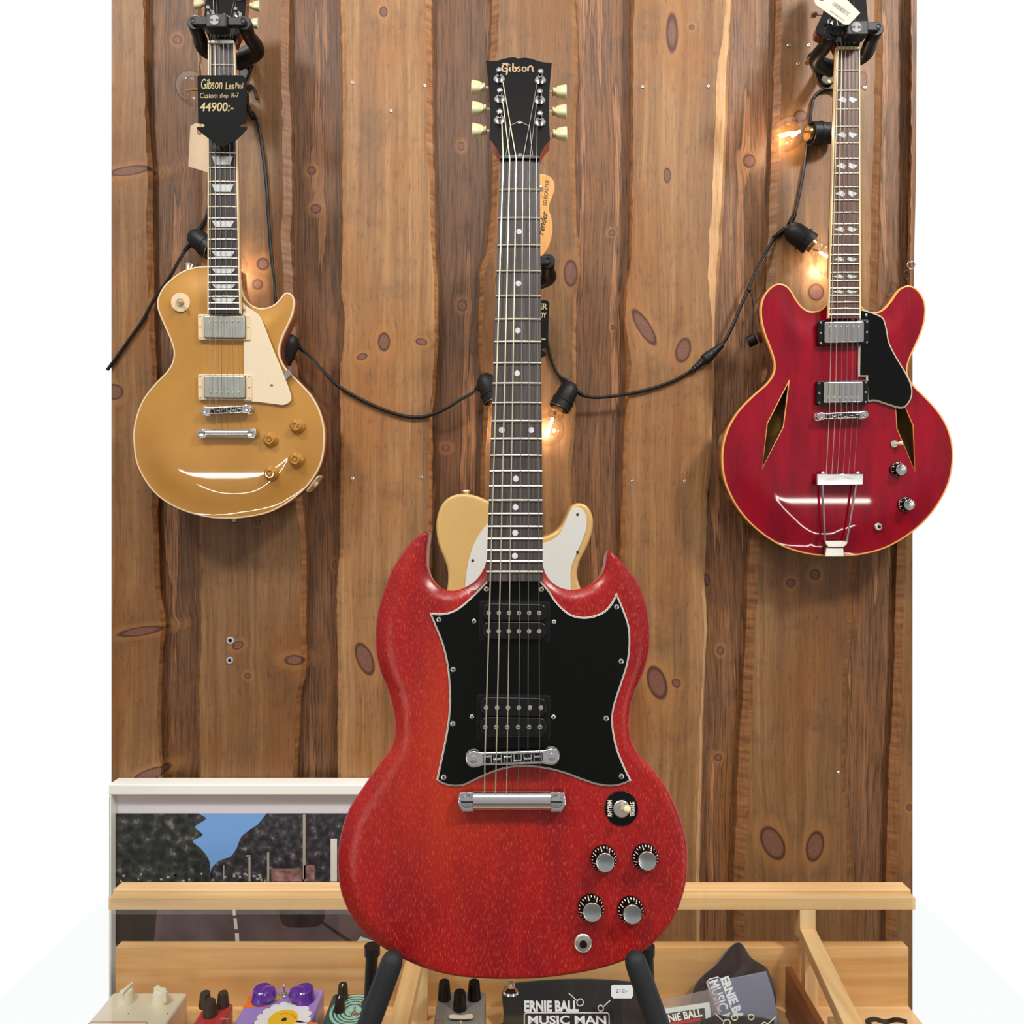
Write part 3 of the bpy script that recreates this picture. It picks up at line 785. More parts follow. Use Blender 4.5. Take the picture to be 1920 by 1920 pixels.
def ring_strip(mb, outline, He, w, lift, down, m=0):
    """binding: a band along the rim, w wide on top and reaching down the side"""
    out = outline; n = len(out); a = inset(out, -0.0003); c = inset(out, w)
    R = [[(p[0], p[1], h-down) for p, h in zip(a, He)], [(p[0], p[1], h+lift*0.4) for p, h in zip(a, He)], [(p[0], p[1], h+lift) for p, h in zip(inset(out, 0.0005), He)], [(p[0], p[1], h+lift) for p, h in zip(c, He)], [(p[0], p[1], h-0.001) for p, h in zip(c, He)]]
    mb.rings(R, m, cap0=False, cap1=False)

def screw(g, F, c, n, r=0.0032, parent=None, name='screw', mat=None, h=0.0012):
    mb = MB(F); mb.lathe(c, [(r, n-0.004), (r, n), (r*.85, n+h*.7), (r*.4, n+h), (r*.12, n+h)], 12)
    a = random.uniform(0, 3)
    for k in (0, math.pi/2):
        ca, sa = math.cos(a+k), math.sin(a+k); w = r*.13; l = r*.6
        mb.prism([(c[0]+ca*l-sa*w, c[1]+sa*l+ca*w), (c[0]-ca*l-sa*w, c[1]-sa*l+ca*w), (c[0]-ca*l+sa*w, c[1]-sa*l-ca*w), (c[0]+ca*l+sa*w, c[1]+sa*l-ca*w)], n+h*0.9, n+h*1.06, 1)
    return mb.build(name, [mat or NICKEL, BLACKM], parent or g, g)

def lerp(a, b, t): return (a[0]+(b[0]-a[0])*t, a[1]+(b[1]-a[1])*t)

def neck_and_board(g, F, nutL, nutR, endL, endR, saddle, nfret, board_mat, neck_mat, top=0.0, thick=0.006, binding=None, nut_mat=None, inlay=None, fretw=0.0026, extend=0.0, scale_adj=1.0, roundneck=0.021):
    """px corners of the board; frets spaced by the scale from nut to saddle"""
    a, b, c, d = (F.p(*q, top) for q in (nutL, nutR, endR, endL))
    nc = lerp(a, b, .5); sd = F.p(*saddle, top); L = math.hypot(sd[0]-nc[0], sd[1]-nc[1])*scale_adj
    ec = lerp(c, d, .5); Lb = math.hypot(ec[0]-nc[0], ec[1]-nc[1])
    mb = MB(F)
    def sec(t): return lerp(a, d, t), lerp(b, c, t)
    # slightly arched board
    R = []
    for t in (0, 1):
        l, r = sec(t); row = []
        for k in range(9):
            q = lerp(l, r, k/8); row.append((q[0], q[1], top-0.0010*((k-4)/4)**2))
        row += [(r[0], r[1], top-thick), (l[0], l[1], top-thick)]
        R.append(row)
    mb.rings(R[::-1] if False else R, 0)
    board = mb.build('fretboard', board_mat, g, g, smooth=30)
    mb = MB(F); R = []
    ext = 1.0+extend/Lb
    for t in [k/12*ext for k in range(13)]:
        l, r = sec(t); m = lerp(l, r, .5); hw = (Vector(r)-Vector(l)).length/2; dx = (Vector(r)-Vector(l)).normalized(); row = []
        dp = roundneck*(1.0+0.25*t)-thick
        for k in range(17):
            an = math.pi*k/16
            row.append((m[0]-dx.x*hw*math.cos(an), m[1]-dx.y*hw*math.cos(an), top-thick-0.0002-dp*math.sin(an)**0.8))
        R.append(row)
    mb.rings([list(reversed(r)) for r in R], 0)
    mb.build('neck', neck_mat, g, g)
    if binding:
        for (p, q, sgn, nm) in ((a, d, -1, 'binding'), (b, c, 1, 'binding')):
            mb = MB(F); w = 0.0016
            mb.prism([(p[0]+sgn*0.0004, p[1]), (p[0]-sgn*w, p[1]), (q[0]-sgn*w, q[1]), (q[0]+sgn*0.0004, q[1])], top-thick, top+0.0002)
            mb.build(nm, binding, board, g)
    for k in range(1, nfret+1):
        s = L*(1-2**(-k/12)); t = s/Lb
        if t > 1: break
        l, r = sec(t); mb = MB(F)
        ins = 0.03 if binding else 0.0
        l2 = lerp(l, r, ins); r2 = lerp(l, r, 1-ins)
        path = []
        for j in range(9):
            q = lerp(l2, r2, j/8); path.append((q[0], q[1], top+0.0002-0.0010*((j-4)/4)**2))
        mb.tube(path, fretw/2, 8, 0, flat=1.0)
        mb.build('fret', FRETM, board, g)
    if inlay: inlay(board, lambda k: L*(1-2**(-k/12))/Lb, sec)
    if nut_mat:
        ax = (Vector(nc)-Vector(ec)).normalized(); mb = MB(F)
        e1 = (a[0]+ax.x*0.004, a[1]+ax.y*0.004); e2 = (b[0]+ax.x*0.004, b[1]+ax.y*0.004)
        mb.prism([a, b, e2, e1], top-thick, top+0.0022, 0, 0.0008)
        mb.build('nut', nut_mat, g, g)
    return dict(nc=nc, L=L, sec=sec, Lb=Lb, a=a, b=b)

def dot_inlay(g, F, top, r=0.0031):
    def f(board, tf, sec):
        for k in (3, 5, 7, 9, 12, 15, 17, 19, 21):
            t = (tf(k)+tf(k-1))/2
            if t > 1: continue
            l, r_ = sec(t)
            for x in ((.21, .79) if k == 12 else (.5,)):
                mb = MB(F); q = lerp(l, r_, x); z = top-0.0010*((x-.5)*2)**2
                mb.lathe(q, [(r, z-0.001), (r, z+0.0002), (0.0001, z+0.0002)], 16)
                mb.build('inlay', PEARL, board, g)
    return f
def trap_inlay(g, F, top):
    def f(board, tf, sec):
        for k in (3, 5, 7, 9, 12, 15, 17, 19, 21):
            t0, t1 = tf(k-1), tf(k); a_ = .22; t0, t1 = t0+(t1-t0)*a_, t1-(t1-t0)*a_
            if t1 > 1: continue
            l0, r0 = sec(t0); l1, r1 = sec(t1); mb = MB(F)
            q = [lerp(l0, r0, .13), lerp(l0, r0, .87), lerp(l1, r1, .76), lerp(l1, r1, .24)]
            mb.prism(q, top-0.001, top+0.0001); mb.build('inlay', PEARL, board, g)
    return f
def leaf_inlay(g, F, top):
    def f(board, tf, sec):
        for k in (3, 5, 7, 9, 12, 15, 17, 19):
            t0, t1 = tf(k-1), tf(k); tm = (t0+t1)/2; h = min((t1-t0)*.26, .012)
            if t1 > 1: continue
            for (x0, x1, s_) in ((.10, .47, 1), (.55, .92, -1)):
                mb = MB(F)
                q = [lerp(*sec(tm), x0), lerp(*sec(tm-h), x0+(x1-x0)*(.62 if s_ > 0 else .12)), lerp(*sec(tm-h*.15), x1), lerp(*sec(tm+h), x0+(x1-x0)*(.88 if s_ > 0 else .45))]
                mb.prism(q, top-0.001, top+0.0001); mb.build('inlay', PEARL, board, g)
    return f

def strings(g, F, rows, radii):
    """rows: per string a list of (px, py, height) points"""
    for pts, r in zip(rows, radii):
        mb = MB(F); path = []
        for (px, py, h) in pts:
            u, v = F.p(px, py, h); path.append((u, v, h))
        full = []
        for i in range(len(path)-1):
            for k in range(4): full.append(tuple(Vector(path[i]).lerp(Vector(path[i+1]), k/4)))
        full.append(path[-1])
        mb.tube(full, r, 6, 0)
        mb.build('string', BRONZE if r > 0.00036 else STEEL, g, g)

def tuner(g, H, c, r=0.0065, parent=None):
    """string post with its ring, in the headstock frame"""
    mb = MB(H)
    mb.lathe(c, [(r, -0.001), (r, 0.0012), (r*.86, 0.0022), (r*.55, 0.0026)], 20)
    mb.lathe(c, [(r*.42, 0.002), (r*.42, 0.0062), (r*.32, 0.0070), (r*.32, 0.009), (r*.46, 0.0098), (r*.50, 0.0125), (r*.38, 0.0135), (r*.05, 0.0137)], 14)
    return mb.build('tuning_post', CHROME, parent or g, g)
def tuner_key(g, H, c, side, w=0.0165, h=0.0155, n=-0.008, shaft=0.008):
    """tulip button on its shaft, sticking out sideways; c is the inner end"""
    mb = MB(H); s = side; x, y = c
    mb.tube([(x-s*0.004, y, n), (x+s*shaft, y, n)], 0.0013, 8, 0)
    post = mb.build('tuning_shaft', NICKEL, g, g)
    x = x+s*shaft*.35
    mb = MB(H)
    prof = [(0.0, .16), (.03, .27), (.10, .30), (.17, .27), (.20, .22), (.24, .34), (.38, .46), (.6, .52), (.8, .56), (.96, .60), (1.0, .52)]
    R = []
    for t, q in prof:
        row = []
        for k in range(16):
            a = 2*math.pi*(k+.5)/16; cc, ss = math.cos(a), math.sin(a)
            pw = 0.7
            yy = q*h*math.copysign(abs(cc)**pw, cc); zz = q*h*(0.55 if t > .2 else .9)*math.copysign(abs(ss)**pw, ss)
            bend = -0.0012*math.sin(math.pi*t) if False else 0
            row.append((x+s*t*w, y+yy+bend, n+zz))
        R.append(row)
    mb.rings(R if s > 0 else [list(reversed(r)) for r in R], 0)
    return mb.build('tuning_key', IVORY, g, g)

def humbucker_open(g, F, cx, cy, px0, py0, px1, py1, rows, top, hole_n, roll=0):
    """black double-bobbin pickup sitting in a cut-out"""
    u0, v0 = F.p(px0, py1, top); u1, v1 = F.p(px1, py0, top)
    mb = MB(F); mb.prism(rrect(u0, v0, u1, v1, 0.002), hole_n-0.006, top-0.0022, 0, 0.0004)
    base = mb.build('pickup', BLACKM, g, g)
    vm = (v0+v1)/2
    for (a, b) in ((vm+0.0002, v1-0.0012), (v0+0.0012, vm-0.0002)):
        mb = MB(F); mb.prism(rrect(u0+0.0022, a, u1-0.0022, b, abs(b-a)*.42, 8), top-0.004, top+0.0012, 0, 0.0012)
        mb.build('bobbin', BLACKP, base, g)
    for k, (y, x0, x1) in enumerate(rows):
        for i in range(6):
            c = F.p(x0+(x1-x0)*i/5, y, top+0.0012)
            mb = MB(F); mb.lathe(c, [(0.0024, top), (0.0024, top+0.0015), (0.0021, top+0.0019), (0.0001, top+0.0020)], 14)
            if k == cx: mb.box(c[0]-0.0019, c[0]+0.0019, c[1]-0.0003, c[1]+0.0003, top+0.0018, top+0.0021, 1)
            mb.build('pole_piece', [NICKEL, BLACKM], base, g)
    return base
def humbucker_cover(g, F, ring, cover, pole_y, pole_x, ring_mat, cover_mat, n0, big=True):
    u0, v0 = F.p(ring[0], ring[3], n0+0.003); u1, v1 = F.p(ring[2], ring[1], n0+0.003)
    mb = MB(F); mb.prism(rrect(u0, v0, u1, v1, 0.003), n0-0.002, n0+0.004, 0, 0.001)
    base = mb.build('pickup', ring_mat, g, g)
    a0, b0 = F.p(cover[0], cover[3], n0+0.006); a1, b1 = F.p(cover[2], cover[1], n0+0.006)
    mb = MB(F); mb.prism(rrect(a0-0.0006, b0-0.0006, a1+0.0006, b1+0.0006, 0.003), n0+0.003, n0+0.0044, 0); mb.build('recess', BLACKM, base, g)
    mb = MB(F); mb.prism(rrect(a0, b0, a1, b1, 0.003), n0+0.002, n0+0.008, 0, 0.0016)
    cv = mb.build('pickup_cover', cover_mat, base, g)
    for x in pole_x:
        c = F.p(x, pole_y, n0+0.008)
        mb = MB(F); mb.lathe(c, [(0.0023, n0+0.007), (0.0023, n0+0.0083), (0.0018, n0+0.009), (0.0001, n0+0.0092)], 12); mb.build('pole_piece', NICKEL, base, g)
    for x in (u0+0.0042, u1-0.0042):
        for y in (v0+0.004, v1-0.004): screw(g, F, (x, y), n0+0.004, 0.0016, base, h=0.0006)
        screw(g, F, (x, (v0+v1)/2), n0+0.004, 0.0019, base, h=0.0006)
    return base

def tune_bridge(g, F, pL, pR, n0, n1, hw, cut=0.9, saddles=6, sw=0.0032):
    """bridge bar between two posts, px ends"""
    a = Vector(F.p(*pL, n1)); b = Vector(F.p(*pR, n1)); d = (b-a).normalized(); q = Vector((-d.y, d.x)); L = (b-a).length
    out = []
    for k in range(9):
        t = math.radians(90+180*k/8); out.append(a+d*math.cos(t)*hw*1.2+q*math.sin(t)*hw*1.2)
    out += [a+d*(hw*1.3)-q*hw*.95, b-d*(hw*1.3)-q*hw*.95]
    for k in range(9):
        t = math.radians(-90+180*k/8); out.append(b+d*math.cos(t)*hw*1.2+q*math.sin(t)*hw*1.2)
    out += [b-d*(hw*1.3)+q*hw*.95, a+d*(hw*1.3)+q*hw*.95]
    mb = MB(F); mb.prism([tuple(o_) for o_ in out], n1-0.0045, n1, 0, 0.0012)
    br = mb.build('bridge', CHROME, g, g)
    for p in (a, b):
        mb = MB(F); mb.lathe(tuple(p), [(hw*.55, n0), (hw*.55, n1+0.0004), (hw*.45, n1+0.0014), (0.0001, n1+0.0016)], 14); mb.build('bridge_post', CHROME, br, g)
        mb = MB(F); mb.lathe(tuple(p), [(hw*1.25, n0-0.001), (hw*1.25, n0+0.001), (hw*.6, n0+0.0015)], 20); mb.build('thumbwheel', NICKEL, br, g)
    mb = MB(F)
    a2 = a+d*hw*1.35; b2 = b-d*hw*1.35
    mb.prism([tuple(a2-q*hw*.62), tuple(b2-q*hw*.62), tuple(b2+q*hw*.62), tuple(a2+q*hw*.62)], n1-0.001, n1+0.0001); mb.build('saddle_slot', BLACKP, br, g)
    for i in range(saddles):
        c = a2+(b2-a2)*((i+.5)/saddles); w = (b2-a2).length/saddles*.40; off = q*hw*(.35, -.1, .2, -.35, -.12, .12)[i]
        mb = MB(F)
        mb.prism([tuple(c+off-d*w-q*sw*.28), tuple(c+off+d*w-q*sw*.28), tuple(c+off+d*w+q*sw*.28), tuple(c+off-d*w+q*sw*.28)], n1-0.0005, n1+0.0014, 0, 0.0004)
        for sgn in (-1, 1):
            e_ = c+d*w*.9*sgn
            mb.prism([tuple(e_-q*hw*.55-d*.0004), tuple(e_-q*hw*.55+d*.0004), tuple(e_+q*hw*.55+d*.0004), tuple(e_+q*hw*.55-d*.0004)], n1-0.0005, n1+0.0006)
        mb.build('saddle', CHROME, br, g)
    return br
def stop_bar(g, F, x0, y0, x1, y1, studs, n0, n1):
    """tailpiece bar with two slotted studs"""
    A = F.p(x0, (y0+y1)/2, n1); B = F.p(x1, (y0+y1)/2, n1); hh = abs(F.p(x0, y0, n1)[1]-F.p(x0, y1, n1)[1])/2
    a = Vector(A); b = Vector(B); d = (b-a).normalized(); q = Vector((-d.y, d.x)); L = (b-a).length
    mb = MB(F)
    prof = [(-1.0, 0.0), (-1.0, .35), (-.82, .72), (-.45, .95), (0.0, 1.0), (.45, .88), (.85, .60), (1.0, .25), (1.0, 0.0)]
    def sect(t, sc, zz):
        c = a+d*L*t
        return [(c.x+q.x*y*hh*sc, c.y+q.y*y*hh*sc, n0+0.003+(n1-n0-0.003)*z*zz) for y, z in prof]
    R = [sect(0.14, 1, 1), sect(0.5, .98, 1.0), sect(0.86, 1, 1)]
    mb.rings(R, 0)
    bar = mb.build('tailpiece', CHROME, g, g, smooth=50)
    for i, st in enumerate(studs):
        c = F.p(*st, n1); s_ = -1 if i == 0 else 1; mb = MB(F)
        e0 = a if i == 0 else b; inn = a+d*L*.145 if i == 0 else b-d*L*.145
        o_ = [tuple(inn+q*hh), tuple(e0+q*hh*.95-d*s_*hh*.15), tuple(e0+q*hh*.2), tuple(e0-q*hh*.35), tuple(e0-q*hh-d*s_*hh*.5), tuple(inn-q*hh)]
        mb.prism(o_, n0+0.003, n1-0.0015, 0, 0.001); mb.build('tailpiece_lug', CHROME, bar, g)
        mb = MB(F); r = hh*.68
        mb.lathe(c, [(r*.6, n0-0.002), (r, n1-0.003), (r, n1), (r*.88, n1+0.0012), (0.0001, n1+0.0014)], 24)
        mb.box(c[0]-r*.95, c[0]+r*.95, c[1]-r*.1, c[1]+r*.1, n1+0.0008, n1+0.0015, 1); mb.build('stud', [CHROME, BLACKM], bar, g)
    return bar
def hat_knob(g, F, c, n0, r, h, top_mat, skirt_mat, marks=True, pointer=None):
    mb = MB(F)
    mb.lathe(c, [(r, n0), (r, n0+0.0018), (r*.97, n0+0.0026), (r*.72, n0+0.0075), (r*.69, n0+h*.95)], 32)
    kb = mb.build('knob', skirt_mat, g, g)
    mb = MB(F); mb.lathe(c, [(r*.69, n0+h*.80), (r*.69, n0+h), (r*.66, n0+h*1.02), (r*.62, n0+h*1.005), (0.0001, n0+h*1.005)], 28); mb.build('knob_cap', top_mat, kb, g)
    if marks:
        mb = MB(F)
        zc = lambda q: n0+0.0026+0.0049*(0.97-q)/0.25+0.00035
        for i in range(24):
            a = 2*math.pi*i/24; ca, sa = math.cos(a), math.sin(a); w = r*.03
            v = [(c[0]+ca*r*q-sa*w*k_, c[1]+sa*r*q+ca*w*k_, zc(q)) for q, k_ in ((.86, 1), (.86, -1), (.96, -1), (.96, 1))]
            mb.add(v, [[0, 1, 2, 3]])
            if i % 3 == 1:
                rr = .79*r; t = a-math.pi/2; sc_ = r*.20; ox, oy = c[0]+ca*rr, c[1]+sa*rr
                vs, fs = glyphs(str((i//3)+1), 0, 0.02)
                out = []
                for x, y, z_ in vs:
                    X_ = ox+(x-.28)*sc_*math.cos(t)-(y-.34)*sc_*math.sin(t); Y_ = oy+(x-.28)*sc_*math.sin(t)+(y-.34)*sc_*math.cos(t)
                    out.append((X_, Y_, zc(math.hypot(X_-c[0], Y_-c[1])/r)+z_*0.0001))
                mb.add(out, fs)
        mb.build('dial_marks', WHITEP, kb, g, smooth=0)
    if pointer is not None:
        mb = MB(F); a = math.radians(pointer); ca, sa = math.cos(a), math.sin(a); w = r*.05
        v = [(c[0]+ca*r*.8-sa*w*2, c[1]+sa*r*.8+ca*w*2), (c[0]+ca*r*.8+sa*w*2, c[1]+sa*r*.8-ca*w*2), (c[0]+ca*r*1.2, c[1]+sa*r*1.2)]
        mb.prism(v, n0+0.003, n0+0.0036); mb.build('pointer', NICKEL, kb, g)
    return kb
def toggle(g, F, c, n0, tip, ring_mat, ring_r, tip_mat, text=False, tipn=0.016):
    sw = None
    if ring_r:
        mb = MB(F); mb.prism(circ(c, ring_r, 48), n0, n0+0.0012, 0, 0.0004); sw = mb.build('switch_plate', ring_mat, g, g)
    mb = MB(F); r = 0.0062 if not ring_r or ring_mat is CREAM else 0.0082
    mb.lathe(c, [(r, n0+0.001), (r, n0+0.003), (r*.9, n0+0.0038), (r*.6, n0+0.0038), (r*.6, n0+0.005), (r*.35, n0+0.005)], 24)
    s2 = mb.build('toggle_switch', NICKEL, sw or g, g)
    mb = MB(F); p0 = Vector((c[0], c[1], n0+0.004)); p1 = Vector((tip[0], tip[1], n0+tipn))
    path = [p0.lerp(p1, t) for t in (0, .3, .5, .7, .9, 1.0)]
    mb.tube([tuple(x) for x in path], [0.0016, 0.0020, 0.0028, 0.0036, 0.0036, 0.0020], 12)
    mb.build('switch_lever', tip_mat, sw or g, g)
    return sw
def jack(g, F, c, n0, r=0.0072):
    mb = MB(F); mb.lathe(c, [(r, n0-0.001), (r, n0+0.0012), (r*.92, n0+0.0018), (r*.78, n0+0.0014), (r*.72, n0+0.0034), (r*.45, n0+0.0036), (r*.40, n0+0.0030)], 28)
    j = mb.build('output_jack', NICKEL, g, g)
    mb = MB(F); mb.prism(circ(c, r*.38, 20), n0+0.0030, n0+0.0037); mb.build('jack_hole', BLACKM, j, g)
    return j
# ---------------------------------------------------------------- the red double-horned guitar on the stand
SF = Frame(975, 300, 0.806, tilt=8.3, roll=-0.7)
sg = thing('electric_guitar', SF, 'satin cherry red double-horned solid electric guitar standing in front on a black stand', 'electric guitar')
NB = -0.0125     # top of the body below the strings' board
SGO = [(912,1049,9),(906,1067,10),(892,1087,10),(873,1100,10),(852,1107,11),(833,1105,12),(819,1097,12),(808,1084,12),(800.5,1067,10),(799,1049,8),(800,1027,6),(802.5,1009,3),(803.5,996,1),(796,997,3),(782,1005,8),(764,1022,12),(746,1046,14),(731,1071,14),(718.5,1104,14),(709,1133,14),(703,1162,14),(701,1191,14),(703,1228,14),(711,1261,14),(724,1293.5,14),(733,1326,13),(738,1355.5,12),(737,1385,12),(729,1406.5,12),(713,1428,13),(695,1454,14),(673,1486,15),(657,1510,15),(644,1538,15),(635,1571,15),(629.5,1608,15),(630.5,1648,15),(637,1684,15),(653,1721,15),(674,1750,14),(700,1772,12),(728,1788,9),(760,1803,6),(800.5,1819,4),(848,1830,3),(892,1835,3),(939,1837,3),(994,1836,3),(1037,1832.5,3),(1085,1825.5,3),(1129,1816,3),(1169,1803,3),(1205,1785,3),(1234,1761,3),(1260,1728,3),(1275,1697,3),(1285,1664,3),(1289.5,1630,3),(1289,1590,3),(1282,1553,3),(1267,1511,4),(1249,1475,4),(1224,1442,5),(1200,1417,6),(1186,1392,6),(1181.5,1363,6),(1183,1330,6),(1192,1297,7),(1205,1268,8),(1214,1242.5,9),(1220,1213,10),(1220.5,1184,11),(1218,1155,12),(1212.5,1129.5,12),(1201.5,1100,12),(1187,1077,10),(1169,1055,7),(1153,1040,3),(1141,1031,1),(1138,1042,4),(1136,1058,7),(1130,1075,9),(1118,1089,10),(1099.5,1100,10),(1077.6,1105.5,10),(1056,1103,9),(1037.5,1093,9),(1025,1078,9),(1018.5,1060,9),(1017,1046,9)]
tips = [i for i, q in enumerate(SGO) if q[2] == 1]+[0, len(SGO)-1]
sm = catmull([(a, b, w) for a, b, w in SGO], True, 5, tips)
wpx = [(q[0], q[1]) for q in sm]
uv = SF.pp(wpx, NB-0.002)
wid = [q[2]*0.001 for q in sm]
if ccw(uv) != uv: uv = uv[::-1]; wid = wid[::-1]
wid = np.array(wid)
def sg_h(d, i, x, y):
    w = wid[i]; t = np.clip(d/w, 0, 1)
    drop = w*0.6*(1-t)**1.08
    r = 0.0022; e_ = np.clip(1-d/r, 0, 1)
    return drop+r*(1-np.sqrt(np.maximum(0, 1-e_**2)))*0.9
CHERRY = streak_mat('satin_cherry', '#8e1013', '#bf4f34', '#7c0c15', 0.29, 0.0, amber_patch=(-0.055, -0.63, 0.105, 0.16, '#a22b12', .85), fl=(0.52, 0.72), flw=0.62, sc=(1350, 230, 60), spec=0.38)
mb = MB(SF)
body_mesh(mb, uv, sg_h, 0.047, step=0.006, rings=(0.0006, 0.0012, 0.002, 0.003, 0.005, 0.0075, 0.010, 0.013, 0.016), n_top=NB)
mb.build('body', [CHERRY, CHERRY], sg, sg, smooth=60)
# neck, board, frets
NT = (938, 300), (1012, 300)
nb = neck_and_board(sg, SF, NT[0], NT[1], (911.5, 1090), (1018, 1090), (961, 1411), 22, FBW, CHERRY, 0.0, 0.0058, nut_mat=BLACKP, inlay=dot_inlay(sg, SF, 0.0), extend=-0.004, fretw=0.0026)
# pickguard of several plies
PG = [(914,1076),(911,1091),(891.6,1111),(870,1131),(851.5,1144),(829.7,1150),(805,1149),(815,1173),(828,1206),(837,1242.5),(841,1279),(842.4,1312),(840,1348),(835,1381),(826,1425),(818,1463),(833,1471.4),(851.5,1475),(870,1473),(891.6,1463),(913.5,1453),(939,1443.7),(968,1438.6),(997,1438.6),(1030,1443),(1063,1452),(1092,1463),(1117.7,1471.4),(1143,1475),(1165,1472),(1184.4,1464),(1172,1439),(1157.8,1403),(1150.5,1366.4),(1149.8,1341),(1155,1315.4),(1167,1279),(1178,1242.5),(1182,1206),(1179.6,1173),(1168.7,1140.4),(1156,1111),(1147,1129.5),(1132,1146),(1110.4,1155),(1088.5,1156.5),(1066.6,1149.5),(1044.8,1129.5),(1030,1107.6),(1015.6,1091),(1013,1076)]
pgc = [0, 1, 6, 15, 30, 41, 49, 50]
pg = ccw(SF.pp(catmull(PG, True, 5, pgc), NB+0.002))
mb = MB(SF)
mb.prism(pg, NB-0.0003, NB+0.0007, 1); mb.prism(inset(pg, 0.00075), NB+0.0007, NB+0.0010, 0); mb.prism(inset(pg, 0.0011), NB+0.0010, NB+0.0014, 1)
mb.prism(inset(pg, 0.0018), NB+0.0014, NB+0.0022, 0)
guard = mb.build('pickguard', [plain('satin_black_laminate', '#030404', 0.3, spec=0.2, noise=0.2, bump=0.03, nscale=120), plain('white_ply', '#d8d6cc', 0.4)], sg, sg)
PT = NB+0.0022
for (x, y) in ((912, 1104.5), (1015, 1105), (823, 1162), (849.5, 1255.5), (849, 1357), (832, 1457.5), (1156, 1138), (1164.5, 1240), (1136.5, 1347), (1165, 1455.5)):
    screw(sg, SF, SF.p(x, y, PT), PT, 0.0029, guard)
for (x, y) in ((888.7, 1164.8), (1038.6, 1166), (884.7, 1343.5), (1037.8, 1344)):
    screw(sg, SF, SF.p(x, y, PT), PT, 0.0025, guard, h=0.0018)
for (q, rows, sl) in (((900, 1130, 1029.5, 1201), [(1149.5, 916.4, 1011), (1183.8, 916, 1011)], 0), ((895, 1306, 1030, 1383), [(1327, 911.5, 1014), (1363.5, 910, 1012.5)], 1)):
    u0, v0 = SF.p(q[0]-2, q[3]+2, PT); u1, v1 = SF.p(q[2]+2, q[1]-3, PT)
    mb = MB(SF); mb.prism(rrect(u0, v0, u1, v1, 0.002), PT-0.001, PT+0.00012); mb.build('pickup_gap_shade', plain('shadow_gap_black', '#010101', 0.95), guard, sg)  # thin black sheet stands in for the shade in the gap
    humbucker_open(sg, SF, sl, 0, *q, rows, PT+0.0030, PT)
tune_bridge(sg, SF, (887.7, 1423.75), (1034.6, 1419), PT, NB+0.012, 0.0066)
stop_bar(sg, SF, 858.5, 1486, 1061.7, 1523, ((876, 1503), (1043, 1503)), NB, NB+0.012)
KC = plain('silver_dial_cap', '#bfc6c6', 0.22, 0.9, noise=0.25, nscale=80)
for (x, y) in ((1134, 1616), (1213, 1613), (1110, 1709), (1185, 1713)):
    hat_knob(sg, SF, SF.p(x, y, NB+0.010), NB, 0.0125, 0.0125, KC, plain('dial_black', '#040404', 0.3, spec=0.15))
c = SF.p(1165, 1516, NB+0.001)
sw = toggle(sg, SF, c, NB, SF.p(1178, 1517, NB+0.016), BLACKG, 0.0162, plain('amber_switch_tip', '#d9c9a2', 0.35))
mb = MB(SF)
a = SF.p(1139, 1530, NB); b_ = SF.p(1147, 1500, NB); mb.text('RHYTHM', (a[0], a[1], b_[0], b_[1]), NB+0.0013, rot=90, bold=0.015)
a = SF.p(1181, 1530, NB); b_ = SF.p(1189, 1503, NB); mb.text('TREBLE', (a[0], a[1], b_[0], b_[1]), NB+0.0013, rot=90, bold=0.015)
mb.build('switch_lettering', WHITEP, sw, sg, smooth=0)
jack(sg, SF, SF.p(1093, 1768, NB), NB, 0.0085)
c = SF.p(958, 1839, NB-0.02); mb = MB(SF)
T = Matrix.Translation((c[0], c[1]+0.002, NB-0.018)) @ Matrix.Rotation(math.pi/2, 4, 'X')
mb.lathe((0, 0), [(0.005, 0), (0.004, 0.003), (0.0035, 0.007), (0.007, 0.010), (0.0075, 0.012), (0.003, 0.013)], 18, T=T); mb.build('strap_button', CHROME, sg, sg)
# headstock, tilted back
HSPX = [(911,113),(927.5,114.4),(944,110),(961,107),(972.5,109.5),(983.8,107.8),(997,110),(1010,114.4),(1021,116.6),(1034.8,117.8),(1032.5,138.8),(1030.6,165),(1029.7,191),(1029.7,228.8),(1031.6,260.6),(1021,273),(1014.5,285),(1012,297),(938,297),(935,283),(927.5,271),(917,258),(918.5,229),(918.2,191),(916,157.5),(913.4,135)]
HF = child_frame(SF, nb['nc'][0], nb['nc'][1]+0.003, -0.004, 12)
hs = HF.pp(catmull(HSPX, True, 4, (0, 4, 9, 14, 17, 18, 21)), 0)
def headstock(g, H, out, wood, logo=None, posts=None, keys=None, face=None):
    mb = MB(H); mb.prism(inset(ccw(out), 0.0003), -0.0155, -0.0012, 0, 0.0); hd = mb.build('headstock', wood, g, g)
    mb = MB(H); mb.prism(out, -0.0012, 0, 0, 0.0004); mb.build('headstock_face', face or plain('headstock_black', '#040405', 0.4, noise=0.2, spec=0.1), hd, g)
    for c in posts or (): tuner(g, H, c)
    for c, s in keys or (): tuner_key(g, H, c, s)
    return hd
posts = [HF.p(x, y, 0) for x, y in ((936, 149), (937.5, 187), (937, 226.5), (1013, 151.5), (1011.5, 189), (1012, 230))]
keys = []
for x, y in ((915, 164), (916.5, 204), (917, 245)): keys.append((HF.p(x, y, -0.008), -1))
for x, y in ((1031, 172), (1030.5, 209), (1031, 251)): keys.append((HF.p(x, y, -0.008), 1))
hd = headstock(sg, HF, hs, CHERRY, posts=posts, keys=keys)
mb = MB(HF)     # script logo in strokes
def lg(pts, w=2.6):
    mb.stroke(HF.pp(catmull([(941+(x)*1.0, 119+y) for x, y in pts], False, 4), 0), w*HF.k(970, 150), 0.0002, 0.0004)
